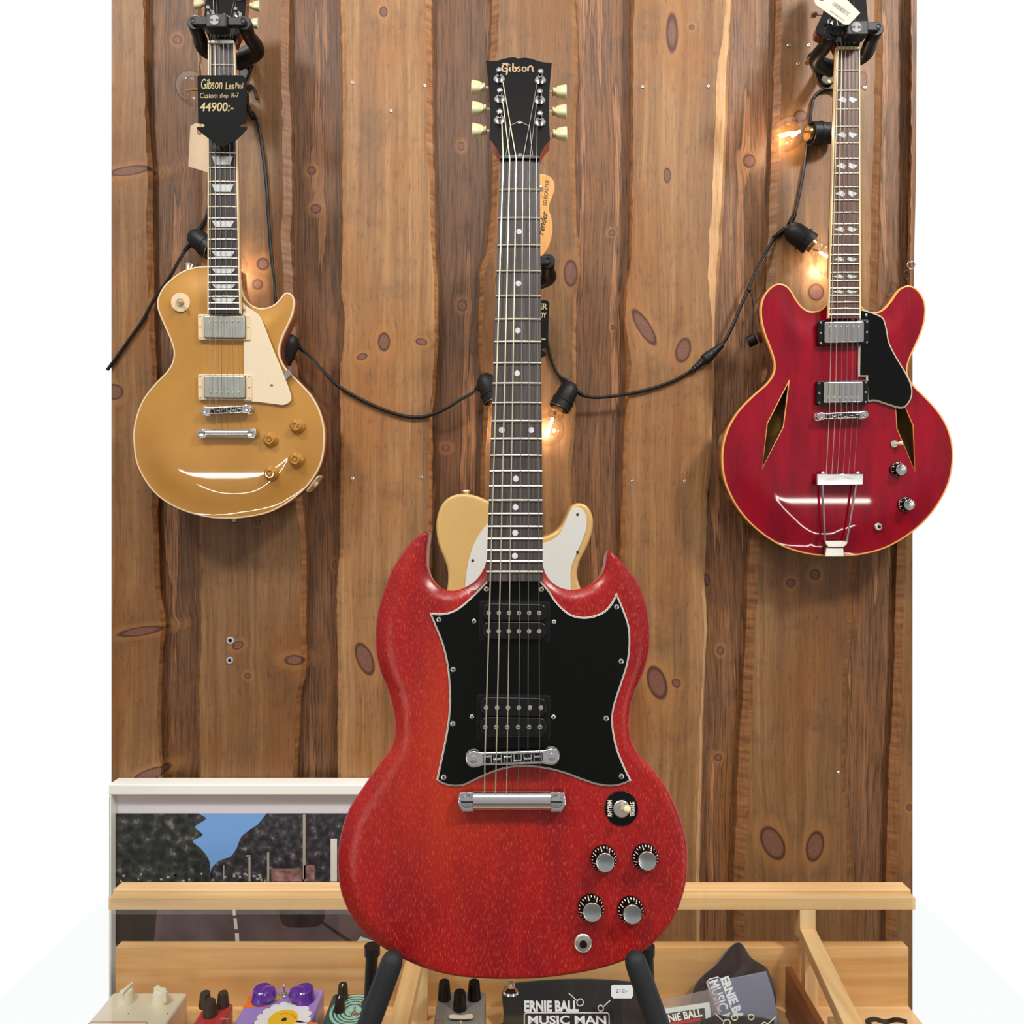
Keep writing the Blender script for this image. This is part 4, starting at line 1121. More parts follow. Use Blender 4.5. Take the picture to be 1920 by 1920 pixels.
lg([(10.5, 6), (8, 2), (3, 3), (.5, 9), (2, 14.5), (7, 15), (10, 12)], 3); lg([(5, 10), (10, 9.5), (10, 15), (8.5, 22)], 3); lg([(0, 1), (9, .5), (14, 3)], 2)
lg([(15, 7), (15, 14), (17.5, 15)], 3); lg([(15, 3), (15.3, 4.2)], 3)
lg([(21, 0), (21, 14), (25, 15), (27, 12), (26, 8), (21.5, 8)], 3)
lg([(35, 7.5), (31, 7), (30, 9.5), (34, 12), (33, 15), (29, 14.5)], 2.6)
lg([(41, 7), (38.5, 9), (39, 14), (43, 15), (45.5, 12), (44, 8), (41, 7)], 2.6)
lg([(49, 15), (49, 7)], 3); lg([(49, 9), (53, 5.5), (57, 7), (57.5, 14), (60, 15.5)], 3)
mb.build('headstock_logo', GOLDINK, hd, sg, smooth=0)
tr = HF.pp([(957, 236), (965, 233), (974, 228), (983, 233), (993, 238), (996, 270), (999, 293), (948, 293), (954, 262)], 0)
mb = MB(HF); mb.prism(inset(ccw(tr), 0), 0.0001, 0.0010, 0, 0.0004); cv = mb.build('truss_rod_cover', BLACKG, hd, sg)
mb = MB(HF)
q = ccw(tr); mb.tube([(a_, b2, 0.0009) for a_, b2 in q+[q[0]]], 0.0003, 5); mb.build('cover_edge', WHITEP, cv, sg)
for x, y in ((974.5, 230), (975, 291)): screw(sg, HF, HF.p(x, y, 0.001), 0.001, 0.0022, hd, h=0.001)
# strings: posts, nut, bridge, tailpiece
nx = (943.4, 955.6, 967.8, 980.6, 993.3, 1006); bx = (909.2, 930.4, 950.8, 972.3, 989.8, 1012); tx = (908.5, 928.8, 949.6, 970.8, 989.8, 1011.7)
px_ = ((941, 231), (943, 192), (943, 154), (1007, 156), (1006, 194), (1007, 235))
RAD = (0.00072, 0.00064, 0.00056, 0.00038, 0.00034, 0.0003)
rows = []
for i in range(6):
    w3 = HF.M @ Vector((*HF.p(*px_[i], 0.004), 0.004)); l = SF.I @ w3
    nn = SF.p(nx[i], 298, 0.0022)
    rows.append(((l.x, l.y, l.z), (nn[0], nn[1], 0.0028), (*SF.p(bx[i], 1421, NB+0.0140), NB+0.0140), (*SF.p(tx[i], 1488, NB+0.009), NB+0.0085)))
def strings3(g, F, rows, radii):
    for path, r in zip(rows, radii):
        mb = MB(F); full = []
        for i in range(len(path)-1):
            for k in range(4): full.append(tuple(Vector(path[i]).lerp(Vector(path[i+1]), k/4)))
        full.append(path[-1]); mb.tube(full, r, 6)
        mb.build('string', BRONZE if r > 0.0005 else STEEL, g, g)
strings3(sg, SF, rows, RAD)

# ---------------------------------------------------------------- gold-top guitar, left
GF = Frame(415, 80, 1.200, tilt=-3.0, roll=-0.62)
gt = thing('electric_guitar', GF, 'gold single-cutaway electric guitar with cream pickguard hanging on the wall at left', 'electric guitar')
GB = -0.013
GO = [(389.6,499),(362.5,502),(340.8,509.8),(321.9,523),(307,538),(297.5,555.8),(295.3,572),(298.9,588),(307,607),(317.8,631.7),(324.6,650.6),(326,667),(321.9,683),(311,699.4),(294.8,715.6),(278.5,734.6),(265,756),(255.5,783),(250.6,810.4),(251.5,837.5),(255.5,864.6),(265,888),(281,913.4),(300,933),(324.6,948.6),(354,961),(389.6,969.7),(424.8,972.3),(460,970),(495,963.5),(525,951),(554.8,931),(579,908),(598,878),(606,851),(608.5,821),(606,794),(598,767),(584.6,742.7),(568,723.8),(549.4,704.8),(533,687),(525,669.6),(524,653),(529,634),(538.6,612.7),(548,591),(552,569),(549.4,555.8),(542.6,549.9),(534.5,549.9),(527.7,557),(516.9,569),(503,576.5),(487,578),(473.6,573),(462.7,564),(456,553),(451.5,535),(450,507)]
gout = ccw(GF.pp(catmull(GO, True, 4, (0, len(GO)-1)), GB-0.006))
def carve(rim, sweep):
    def f(d, i, x, y):
        t = np.clip(d/sweep, 0, 1)
        e_ = np.clip(1-d/0.0012, 0, 1)
        return rim*0.5*(1+np.cos(np.pi*t))*(1-0.15*t)
    return f
FBD = grain('rosewood_dark', [(0.3, '#171214'), (0.5, '#241d20'), (0.7, '#382e32')], (420, 14, 60), 0.5, bump=0.1)
GOLD = gold_mat(); MAHO = grain('mahogany_sides', [(0.3, '#6e3418'), (0.7, '#9a5128')], (60, 8, 60), 0.25, coat=0.8)
mb = MB(GF); go, ghe = body_mesh(mb, gout, carve(0.0058, 0.058), 0.053, n_top=GB, step=0.006, rings=(0.001, 0.003, 0.006, 0.010, 0.015))
gb = mb.build('body', [GOLD, MAHO], gt, gt, smooth=60)
mb = MB(GF); ring_strip(mb, go, ghe, 0.0021, 0.0004, 0.005); mb.build('binding', CREAM, gb, gt, smooth=60)
gn = neck_and_board(gt, GF, (390.5, 82), (439.2, 82), (389.6, 588), (450.5, 588), (423, 769), 22, FBD, MAHO, 0.0, 0.006, binding=CREAM, nut_mat=WHITEP, inlay=trap_inlay(gt, GF, 0.0), fretw=0.0027, extend=-0.06)
AGED = plain('aged_nickel_cover', '#b9bcb6', 0.42, 1.0, noise=0.2, nscale=60)
G1 = GB+0.0005
gg = ccw(GF.pp(catmull([(450.8, 565), (457, 571), (478.8, 586), (487, 598), (508.8, 653.8), (527.5, 698.8), (542, 739), (541.6, 751), (529, 758.5), (508.8, 756.5), (471, 752), (453.5, 752), (452.8, 640)], True, 4, (0, 11, 12)), 0))
mb = MB(GF); mb.prism(gg, -0.0112, -0.0092, 0, 0.0006); gd = mb.build('pickguard', plain('cream_pickguard', '#d9c9ae', 0.3, coat=0.4), gt, gt)
for x, y in ((458.5, 581), (509.5, 722)): screw(gt, GF, GF.p(x, y, -0.0092), -0.0092, 0.0028, gd)
mb = MB(GF); a = GF.p(529, 710, -0.006); b_ = GF.p(543, 695, -0.006); mb.stroke([a, b_], 0.009, GB-0.004, -0.0095); mb.build('pickguard_bracket', CHROME, gd, gt)
humbucker_cover(gt, GF, (371.7, 590, 470.3, 637.5), (382.8, 592.8, 459.6, 633.5), 603, [393+i*10.6 for i in range(6)], CREAM, AGED, G1+0.001)
humbucker_cover(gt, GF, (371.9, 702, 472.5, 750), (383.0, 705, 459.6, 746), 735, [394+i*10.6 for i in range(6)], CREAM, AGED, G1+0.001)
tune_bridge(gt, GF, (384, 770.5), (463, 767), GB, GB+0.012, 0.0062)
stop_bar(gt, GF, 369, 804, 479.7, 821, ((378, 812), (469, 812)), GB, GB+0.012)
GK = plain('gold_knob', '#b07f34', 0.3, 0.35, coat=0.8); GK2 = plain('gold_knob_cap', '#c99a4c', 0.25, 0.5, coat=0.8)
def bell_knob(g, F, c, n0, r, h):
    mb = MB(F); mb.lathe(c, [(r, n0), (r, n0+h*.25), (r*.94, n0+h*.45), (r*.72, n0+h*.62), (r*.60, n0+h*.8), (r*.56, n0+h), (r*.44, n0+h), (r*.40, n0+h*.9), (r*.28, n0+h*.88), (r*.22, n0+h), (r*.1, n0+h*1.02)], 32)
    return mb.build('knob', GK, g, g)
for x, y in ((555.3, 799), (505, 824.8), (553.4, 861.9), (506, 888)): bell_knob(gt, GF, GF.p(x, y, GB+0.008), GB-0.0035, 0.0128, 0.014)
c = GF.p(338.7, 567, GB)
toggle(gt, GF, c, GB-0.0002, GF.p(341.5, 568, GB+0.012), CREAM, 0.0158, plain('orange_switch_tip', '#c98440', 0.35), tipn=0.014)
for x, y in ((440, 976), ):
    c = GF.p(x, y, GB-0.03); mb = MB(GF); T = Matrix.Translation((c[0], c[1]+0.004, GB-0.028)) @ Matrix.Rotation(math.pi/2, 4, 'X')
    mb.lathe((0, 0), [(0.005, 0), (0.004, 0.003), (0.0035, 0.006), (0.0065, 0.008), (0.003, 0.0095)], 16, T=T); mb.build('strap_button', NICKEL, gt, gt)
c = GF.p(352, 500, GB-0.02); mb = MB(GF); T = Matrix.Translation((c[0], c[1]-0.006, GB-0.022)) @ Matrix.Rotation(-math.pi/2-.3, 4, 'X')
mb.lathe((0, 0), [(0.005, 0), (0.004, 0.006), (0.0065, 0.012), (0.003, 0.0135)], 16, T=T); mb.build('strap_button', NICKEL, gt, gt)
# jack plate on the lower right side
c = GF.p(588, 905, GB-0.02); mb = MB(GF); T = Matrix.Translation((c[0]-0.001, c[1]-0.002, GB-0.028)) @ Matrix.Rotation(math.radians(-38), 4, 'Z') @ Matrix.Rotation(math.pi/2, 4, 'Y')
mb.prism(rrect(-0.017, -0.017, 0.017, 0.017, 0.005), -0.001, 0.0016, T=T); mb.lathe((0, 0), [(0.006, 0.001), (0.006, 0.005), (0.003, 0.006)], 14, T=T); mb.build('jack_plate', CREAM, gt, gt)
# headstock, same pattern as the red one
GH = child_frame(GF, gn['nc'][0], gn['nc'][1]+0.003, -0.004, 14)
hs0 = [(u, v) for u, v in hs]
kb = Matrix.Identity(3)
gh = headstock(gt, GH, hs0, MAHO, posts=[tuple(p) for p in posts], keys=[])
def key_flip(g, H, c, s): return tuner_key(g, H, c, s, h=0.0145)
for (c, s) in keys: tuner_key(gt, GH, c, s)
mb = MB(GH); q = ccw([HF.p(x, y, 0) for x, y in ((957, 236), (965, 233), (974, 228), (983, 233), (993, 238), (996, 270), (999, 293), (948, 293), (954, 262))]); mb.prism(q, 0.0001, 0.001); 
cv = mb.build('truss_rod_cover', BLACKG, gh, gt); mb = MB(GH); mb.tube([(a_, b2, 0.0012) for a_, b2 in q+[q[0]]], 0.0006, 6); mb.build('cover_edge', CREAM, cv, gt)
nx = (394.5, 403, 411.2, 419.4, 427.6, 435); bx = (393.4, 404.7, 416, 427, 438.5, 450)
rows = []
for i in range(6):
    pq = HF.p(*px_[i], 0.004); l = GF.I @ (GH.M @ Vector((pq[0], pq[1], 0.004)))
    rows.append(((l.x, l.y, l.z), (*GF.p(nx[i], 80, 0.0028), 0.0028), (*GF.p(bx[i], 769, GB+0.0140), GB+0.0140), (*GF.p(bx[i], 806, GB+0.009), GB+0.0085)))
strings3(gt, GF, rows, [r*.8 for r in RAD])
# ---------------------------------------------------------------- cherry semi-hollow guitar, right
EF = Frame(1590, 92, 1.203, tilt=-3.0, roll=0.9)
es = thing('electric_guitar', EF, 'glossy cherry semi-hollow guitar with diamond sound holes hanging on the wall at right', 'electric guitar')
EB = -0.014
EL = [(1553,567.6),(1539.7,579.7),(1521.6,583.6),(1506.5,576.6),(1494,561.5),(1485,546),(1476,536),(1464,531.5),(1452,534),(1440,544),(1431,558.5),(1427,576.6),(1428,600.8),(1434,625),(1443,649),(1450.6,671),(1452.8,688),(1449,703.5),(1437,720),(1416,738.5),(1394.8,759),(1376.6,782),(1363,809),(1355.5,839),(1354.6,869.6),(1359,899.8),(1370.6,930),(1388.7,960),(1413,987),(1443,1010.5),(1476,1028),(1515.6,1039),(1552,1043)]
ax0 = Vector(EF.p(1584.5, 560, EB)); ax1 = Vector(EF.p(1566, 1043, EB)); axd = (ax1-ax0).normalized()
lft = [Vector(EF.p(x, y, EB-0.004)) for x, y in EL]
def mirror(q): w = q-ax0; t = w.dot(axd); return ax0+axd*t*2-w
rgt = [mirror(q) for q in reversed(lft)]
bot = ax1+axd*0.0012
ctl = [tuple(q) for q in lft]+[tuple(bot)]+[tuple(q) for q in rgt]
eout = ccw(catmull(ctl, True, 4, (0, len(ctl)-1)))
hl = [Vector(EF.p(x, y, EB)) for x, y in ((1480, 713), (1438.6, 794), (1429, 879), (1469, 800))]
holes = [[tuple(q) for q in hl], [tuple(mirror(q)) for q in hl]]
ESR = streak_mat('glossy_cherry', '#8a001c', '#9c031a', '#74001a', 0.4, 0.7, spec=0.08, fl=(0.5, 0.75), flw=0.35, sc=(260, 26, 40), blotch='#86081f', coatr=0.035)
AMB = plain('amber_binding', '#e0a253', 0.35, coat=0.5)
ESIDE = grain('cherry_sides', [(0.3, '#4a1a12'), (0.7, '#6e2a1a')], (20, 60, 60), 0.2, coat=1.0)
mb = MB(EF)
eo, ehe = body_mesh(mb, eout, carve(0.006, 0.06), 0.058, holes=holes, n_top=EB, step=0.007, rings=(0.001, 0.003, 0.006, 0.010, 0.015))
ebd = mb.build('body', [ESR, ESIDE], es, es, smooth=60)
mb = MB(EF); ring_strip(mb, eo, ehe, 0.0022, 0.0004, 0.006); mb.build('binding', AMB, ebd, es, smooth=60)
for h in holes:
    mb = MB(EF); q = ccw(h); mb.tube([(a, b, EB-0.0004) for a, b in q+[q[0]]], 0.0009, 6); mb.build('sound_hole_binding', AMB, ebd, es)
    if h is not holes[0]: continue
    mb = MB(EF); mb.prism(inset(eo, 0.006), -0.0555, -0.053); mb.build('inner_back', grain('raw_maple_inside', [(.3, '#6f4f2c'), (.7, '#9b7444')], (60, 5, 60), .6), ebd, es)
mb = MB(EF); c = (holes[0][0][0]-.022, (holes[0][0][1]+holes[0][2][1])/2+.004); mb.prism(circ(c, 0.022, 30), -0.053, -0.0528); mb.build('paper_label', plain('faded_label', '#b08a3c', .8), ebd, es)
ENK = grain('cherry_neck', [(0.3, '#571c14'), (0.7, '#7d2f20')], (60, 8, 60), 0.25, coat=0.8)
CRB = plain('cream_binding', '#e6cf9c', 0.35)
en = neck_and_board(es, EF, (1568, 93), (1612, 93), (1553.3, 596.5), (1613.5, 596.5), (1580.5, 779), 22, FBW2, ENK, 0.0, 0.006, binding=CRB, nut_mat=CRB, inlay=leaf_inlay(es, EF, 0.0), fretw=0.0027, extend=-0.07)
# pickguard
G_ = [(1612,579),(1623,581),(1654,593),(1662.7,612),(1668.5,642),(1683,671),(1699,697.5),(1710,722),(1710.5,744),(1700,761.7),(1687.5,765.5),(1664,759),(1642,752),(1626,753.5),(1625,706),(1610,706)]
eg = ccw(EF.pp(catmull(G_, True, 4, (0, 13, 14, 15)), -0.009))
mb = MB(EF); mb.prism(eg, -0.0118, -0.0106, 1); mb.prism(inset(eg, 0.0008), -0.0106, -0.0102, 0); mb.prism(inset(eg, 0.0013), -0.0102, -0.0098, 1); mb.prism(inset(eg, 0.0026), -0.0098, -0.0090, 0)
ed = mb.build('pickguard', [BLACKG, plain('aged_white_ply', '#d6cdbc', .4)], es, es)
screw(es, EF, EF.p(1624, 591, -0.009), -0.009, 0.0024, ed)
humbucker_cover(es, EF, (1533.8, 599.5, 1630, 648), (1545.3, 602.5, 1619.7, 643.5), 613, [1556+i*10.8 for i in range(6)], BLACKP, CHROME, EB+0.0035)
humbucker_cover(es, EF, (1531, 713, 1627.7, 759.5), (1543.9, 715.5, 1618.3, 755.8), 746, [1554+i*10.9 for i in range(6)], BLACKP, CHROME, EB+0.0035)
tune_bridge(es, EF, (1539, 780.5), (1622, 777.5), EB, EB+0.013, 0.0056)
jack(es, EF, EF.p(1646.6, 987.5, EB), EB-0.0002, 0.0065)
c = EF.p(1676, 832.5, EB); toggle(es, EF, c, EB-0.001, EF.p(1693, 831, EB+0.010), None, 0, plain('ivory_switch_tip', '#dccfa6', .35), tipn=0.011)
for x, y, pt in ((1688.8, 882.6, 20), (1703.7, 948, 20)): hat_knob(es, EF, EF.p(x-3, y-2, EB+0.006), EB-0.001, 0.0132, 0.015, KC, BLACKG, marks=True, pointer=pt)
# trapeze tailpiece
mb = MB(EF); q = EF.pp([(1532, 889), (1619, 888.5), (1618, 909), (1532, 909.5)], EB+0.013); mb.prism(q, EB+0.008, EB+0.013, 0, 0.0008); tp = mb.build('tailpiece', CHROME, es, es)
mb = MB(EF)
for pts in ([(1574, 903), (1549, 899.5), (1574, 893)], [(1577, 893), (1600, 898.5)]): mb.tube([(*EF.p(x, y, EB+0.0131), EB+0.0131) for x, y in pts], 0.0006, 6)
mb.build('tailpiece_crease', CHROME, tp, es)
for (x0, x1) in ((1541.5, 1547.5), (1605, 1588.5)):
    mb = MB(EF); pts = [(x0+(x1-x0)*t, 909+(1016-909)*t) for t in (0, .35, .5, .65, 1)]
    mb.tube([(*EF.p(x, y, EB+0.009), EB+0.009-0.002*t) for (x, y), t in zip(pts, (0, .35, .5, .65, 1))], 0.0019, 8); mb.build('tailpiece_rod', CHROME, tp, es)
for x in (1543, 1608.5):
    mb = MB(EF); cc = EF.p(x, 887, EB+0.010); mb.lathe(cc, [(0.0032, EB+0.007), (0.0032, EB+0.0115), (0.001, EB+0.0135)], 14); mb.build('tailpiece_nut', CHROME, tp, es)
mb = MB(EF); q = EF.pp([(1546.5, 1014), (1591, 1014), (1589, 1020), (1582, 1026), (1553, 1026), (1548, 1020)], EB+0.007); mb.prism(q, EB+0.002, EB+0.007, 0, 0.001)
q = EF.pp([(1549, 1027), (1581.5, 1027), (1583, 1044), (1546.5, 1044)], EB+0.004); mb.prism(q, EB-0.003, EB+0.004, 0, 0.001); mb.build('tailpiece_hinge', NICKEL, tp, es)
c = EF.p(1522, 585, EB-0.006); mb = MB(EF)
# headstock, six in a line with a pointed lower corner
EH = child_frame(EF, en['nc'][0], en['nc'][1]+0.003, -0.004, 14)
ehs = EH.pp(catmull([(1569,90),(1562,78),(1531,62),(1531,50),(1544,22),(1558,-22),(1572,-80),(1585,-118),(1603,-122),(1616,-96),(1622,-40),(1625,10),(1629,48),(1622,66),(1613,78),(1611,90)], True, 4, (0, 2, 3, 12, 15)), 0)
eh = headstock(es, EH, ehs, ENK)
epost = [EH.p(x, y, 0) for x, y in ((1556, 42), (1563, 18), (1570, -8), (1577, -36), (1584, -62), (1591, -90))]
for p in epost: tuner(es, EH, p, 0.0055)
for (x, y) in ((1539, 26), (1549, -4), (1558, -34), (1567, -66), (1575, -96)):
    c = EH.p(x, y, -0.006); mb = MB(EH); mb.tube([(c[0]+0.004, c[1], -0.007), (c[0]-0.007, c[1]-0.001, -0.007)], 0.0014, 8)
    mb.lathe((0, 0), [(0.002, 0), (0.0055, 0.001), (0.0065, 0.005), (0.005, 0.010), (0.001, 0.0115)], 16, T=Matrix.Translation((c[0]-0.006, c[1]-0.001, -0.007)) @ Matrix.Rotation(-math.pi/2, 4, 'Y'), ry=.5); mb.build('tuning_key', CHROME, es, es)
nx = (1571.5, 1578.5, 1585.5, 1593, 1600.5, 1607.5); bx = (1554.8, 1566, 1577, 1587.6, 1598.5, 1608.8); tx = (1549.5, 1560, 1570.6, 1581, 1591.5, 1602)
rows = []
for i in range(6):
    l = EF.I @ (EH.M @ Vector((epost[i][0], epost[i][1], 0.005)))
    rows.append(((l.x, l.y, l.z), (*EF.p(nx[i], 91, 0.0028), 0.0028), (*EF.p(bx[i], 779, EB+0.0145), EB+0.0145), (*EF.p(tx[i], 890, EB+0.012), EB+0.011)))
strings3(es, EF, rows, [r*.8 for r in RAD])

# ---------------------------------------------------------------- blonde guitar behind the neck of the red one
TF = Frame(966, 500, 1.215, tilt=-2.0, roll=0)
te = thing('electric_guitar', TF, 'blonde single-cutaway guitar with white pickguard half hidden behind the red one', 'electric guitar')
TBN = -0.012
TO = [(935,950),(912,938),(888,929),(866,926),(845,931),(829,945),(820,968),(818,990),(821,1015),(828,1036),(836,1056),(840,1076),(838,1105),(826,1135),(812,1170),(806,1210),(812,1250),(832,1290),(868,1318),(915,1332),(965,1336),(1015,1332),(1062,1318),(1098,1290),(1118,1250),(1124,1210),(1117,1165),(1100,1130),(1086,1095),(1082,1075),(1087,1052),(1099,1028),(1109,1002),(1112,975),(1106,956),(1096,946),(1083,944),(1071,951),(1062,967),(1053,985),(1040,998),(1022,1006),(1000,1008),(995,990)]
tout = ccw(TF.pp(catmull(TO, True, 4, (0, len(TO)-1)), TBN-0.004))
def round_h(r):
    def f(d, i, x, y): return r*(1-np.sqrt(np.maximum(0, 1-np.clip(1-d/r, 0, 1)**2)))
    return f
BLON = plain('butterscotch_blonde', '#c9a567', 0.35, coat=0.5, noise=0.08, nscale=30)
mb = MB(TF); body_mesh(mb, tout, round_h(0.005), 0.056, n_top=TBN, step=0.009, rings=(0.0004, 0.001, 0.002, 0.0035, 0.005, 0.007), back_r=0.005)
mb.build('body', BLON, te, te, smooth=60)
TPG = [(930,968),(912.5,984),(896.7,1005),(886,1026),(878,1053),(873.7,1078),(871.7,1101),(872,1150),(890,1190),(1000,1200),(1060,1165),(1071,1130),(1070.6,1103),(1069.5,1080),(1071.7,1061),(1078,1044.6),(1088,1022),(1097,999),(1100,980),(1097,963),(1090,954),(1078,952.5),(1068,961),(1059,980),(1049,1001),(1036,1012.5),(1017.5,1018.5),(990,1019),(990,968)]
tg = ccw(TF.pp(catmull(TPG, True, 3, (0, 27, 28)), TBN))
mb = MB(TF); mb.prism(tg, TBN-0.0004, TBN+0.0016, 0, 0.0005); tgd = mb.build('pickguard', plain('parchment_pickguard', '#cdcfcc', .4), te, te)
for x, y in ((886.5, 1051), (1083, 964.5), (1083, 1035)): screw(te, TF, TF.p(x, y, TBN+0.0016), TBN+0.0016, 0.0026, tgd, mat=plain('dark_screw', '#6b6b68', .4, .9))
MAP = grain('maple', [(0.3, '#c58a4c'), (0.7, '#dda764')], (60, 6, 60), 0.3, coat=0.6, bump=0)
tn = neck_and_board(te, TF, (960, 502), (1003, 502), (945, 1012), (1006, 1012), (975, 1215), 21, MAP, MAP, 0.0, 0.005, nut_mat=WHITEP, extend=0.0, fretw=0.0026)
c = TF.p(874, 924, TBN-0.02); mb = MB(TF); mb.lathe((0, 0), [(0.005, 0), (0.004, 0.004), (0.0068, 0.009), (0.0062, 0.0105)], 16, T=Matrix.Translation((c[0], c[1]-0.006, TBN-0.022)) @ Matrix.Rotation(-math.pi/2, 4, 'X')); mb.build('strap_button', NICKEL, te, te)
TH = Frame(0, 0, 0, M=TF.M @ Matrix.Translation((0, 0, -0.009)))
ths = TH.pp(catmull([(990,500),(996,492),(1010,484),(1022,474),(1031,456),(1036,434),(1034.5,412),(1030,396),(1030.5,382),(1036,368),(1040,351),(1036,336),(1025,328),(1011,327),(998,334),(986,346),(976,372),(962,430),(944,490),(942,500)], True, 4, (0, 19)), 0)
mb = MB(TH); mb.prism(ths, -0.014, 0, 0, 0.001); thd = mb.build('headstock', MAP, te, te)
for i in range(6):
    p = TH.p(1004-i*8.5, 356+i*23, 0); tuner(te, TH, p, 0.005, thd)
mb = MB(TH); mb.lathe(TH.p(1014, 353, 0), [(0.004, -.001), (0.004, 0.002), (0.003, 0.0035), (0.001, 0.004)], 14); mb.build('string_guide', CHROME, thd, te)
mb = MB(TH)
INK = plain('black_decal', '#14110e', .5)
def rot_text(mb, H, s, p0, p1, hpx, z, shear=0.0, bold=0.0):
    """text running from p0 to p1 (px), hpx tall"""
    a = Vector(H.p(*p0, z)); b = Vector(H.p(*p1, z)); L = (b-a).length; ang = math.degrees(math.atan2(b.y-a.y, b.x-a.x)); k_ = H.k(*p0)*hpx; m = (a+b)/2
    mb.text(s, (m.x-L/2, m.y-k_/2, m.x+L/2, m.y+k_/2), z, rot=ang, shear=shear, bold=bold)
rot_text(mb, TH, 'TELECASTER', (1021.5, 386), (1026.5, 338), 7, 0.0002, 0.15)
rot_text(mb, TH, 'Fender', (1013, 440), (1022, 396), 12, 0.0002, 0.35, 0.012)
mb.build('headstock_lettering', INK, thd, te, smooth=0)
for i in range(6):
    p = TH.p(1004-i*8.5, 356+i*23, 0); l = (p[0], p[1], -0.003); x = 963+i*7.2; mb = MB(TF)
    mb.tube([l, (*TF.p(x, 500, 0.002), 0.0022), (*TF.p(953+i*9, 1200, 0), TBN+0.012)], 0.0004, 6); mb.build('string', STEEL, te, te)

# ---------------------------------------------------------------- hangers that hold the three wall guitars
HB = plain('hanger_black', '#08090b', 0.42, spec=0.3, noise=0.2, nscale=200); HB2 = plain('hanger_grey_black', '#1c1e22', 0.5, spec=0.3, noise=0.25, nscale=300)
def hanger(cx, cy, Z, label, plate, padL, padR, block, zpad=1.19):
    """yoke reaching from a wall plate around a neck; px of its parts"""
    F = Frame(cx, cy, Z); g = thing('guitar_hanger', F, label, 'guitar hanger', 'guitar hangers on the plank wall')
    # wall plate
    Fw = Frame(cx, cy, ZF-0.0005)
    q = ccw(Fw.pp(catmull(plate, True, 6), 0)); mb = MB(Fw); mb.prism(q, 0.0, 0.006, 0, 0.002); pl = mb.build('wall_plate', HB, g, g)
    cxp = sum(x for x, y in plate)/len(plate); cyp = sum(y for x, y in plate)/len(plate)
    for x, y in plate[::2][:3]:
        xx = x+(cxp-x)*.22; yy = y+(cyp-y)*.22; p = Fw.p(xx, yy, 0.006); mb = MB(Fw); mb.lathe(p, [(0.0042, 0.005), (0.0042, 0.0068), (0.002, 0.0062)], 14); mb.build('plate_screw', plain('brass_screw', '#a08c60', .4, .8), pl, g)
    # arm from plate to yoke
    wp = F.I @ W(cxp, cyp, ZF-0.005); mid = Vector(((F.p(padL[0], padL[1])[0]+F.p(padR[0], padR[1])[0])/2, F.p(cx, (padL[1]+padR[1])/2)[1]-0.014, -0.078))
    mb = MB(F); mb.tube([tuple(wp), tuple(wp.lerp(mid, .6)), tuple(mid)], 0.0085, 12); mb.build('arm', HB, g, g)
    # yoke: a thick curved bar
    for (p, nm) in ((padL, 'prong'), (padR, 'prong')):
        a = Vector((*F.p(p[0], p[1], 0), 0)); s_ = -1 if p is padL else 1
        mb = MB(F)
        b = Vector((a.x+s_*0.001, a.y-0.008, -0.018)); c = Vector((a.x+s_*0.003, a.y-0.012, -0.050))
        pts = catmull([tuple(mid), tuple(c), tuple(b), tuple(a+Vector((0, -0.002, -0.004)))], False, 5)
        n = len(pts); mb.tube(pts, [0.0125]*(n-14)+[0.0115]*8+[0.0105, 0.0105, 0.011, 0.0115, 0.0115, 0.0115], 14); pr = mb.build(nm, HB, g, g, smooth=60)
        # pad and pivoting catch in front
        mb = MB(F); mb.lathe((a.x, a.y), [(0.0118, -0.004), (0.0118, 0.003), (0.0105, 0.0045), (0.004, 0.0045), (0.0035, 0.0038)], 22); mb.build('pivot_cap', HB2, pr, g)
    a = Vector(F.p(padL[0], padL[1], 0)); b = Vector(F.p(padR[0], padR[1], 0)); bl = F.p(*block[0:2], 0.006), F.p(*block[2:4], 0.006)
    x0, x1 = sorted((bl[0][0], bl[1][0])); y0, y1 = sorted((bl[0][1], bl[1][1]))
    for (p, xx) in ((a, x0), (b, x1)):
        mb = MB(F); h = 0.0068
        q = rrect(min(p.x, xx)-0.004, p.y-h, max(p.x, xx)+0.004, p.y+h, 0.0055, 5); mb.prism(q, 0.0012, 0.009, 0, 0.0015); ct = mb.build('catch', HB2, g, g)
        mb = MB(F); mb.lathe(tuple(p), [(0.004, 0.008), (0.004, 0.0096), (0.003, 0.0092)], 14); mb.build('catch_pin', HB, ct, g)
    mb = MB(F); mb.prism(rrect(x0, y0, x1, y1, 0.003), -0.004, 0.014, 0, 0.002); fb = mb.build('front_block', HB2, g, g)
    c = ((x0+x1)/2-0.002, (y0+y1)/2); r = (y1-y0)*.40
    mb = MB(F); mb.lathe(c, [(r, 0.0135), (r, 0.0146)], 28, 0); 
    mb.lathe(c, [(r*.86, 0.0145), (r*.86, 0.0150)], 28, 1)
    for s_ in (-1, 1):
        mb.prism([(c[0]+s_*r*.86, c[1]+r*.16), (c[0]+s_*r*.35, c[1]+r*.16), (c[0]+s_*r*.35, c[1]+r*.3), (c[0]+s_*r*.22, c[1]), (c[0]+s_*r*.35, c[1]-r*.3), (c[0]+s_*r*.35, c[1]-r*.16), (c[0]+s_*r*.86, c[1]-r*.16)], 0.0150, 0.0154, 0)
    mb.build('emblem', [HB, plain('emblem_grey', '#85878c', .5)], fb, g, smooth=0)
    return g
hanger(420, 44, 1.188, 'black locking guitar hanger above the gold guitar', [(482, 86), (492, 92), (478, 118), (466, 148), (455, 158), (450, 140), (448, 100), (462, 88)], (366, 45), (459, 46), (389, 31, 428, 57))
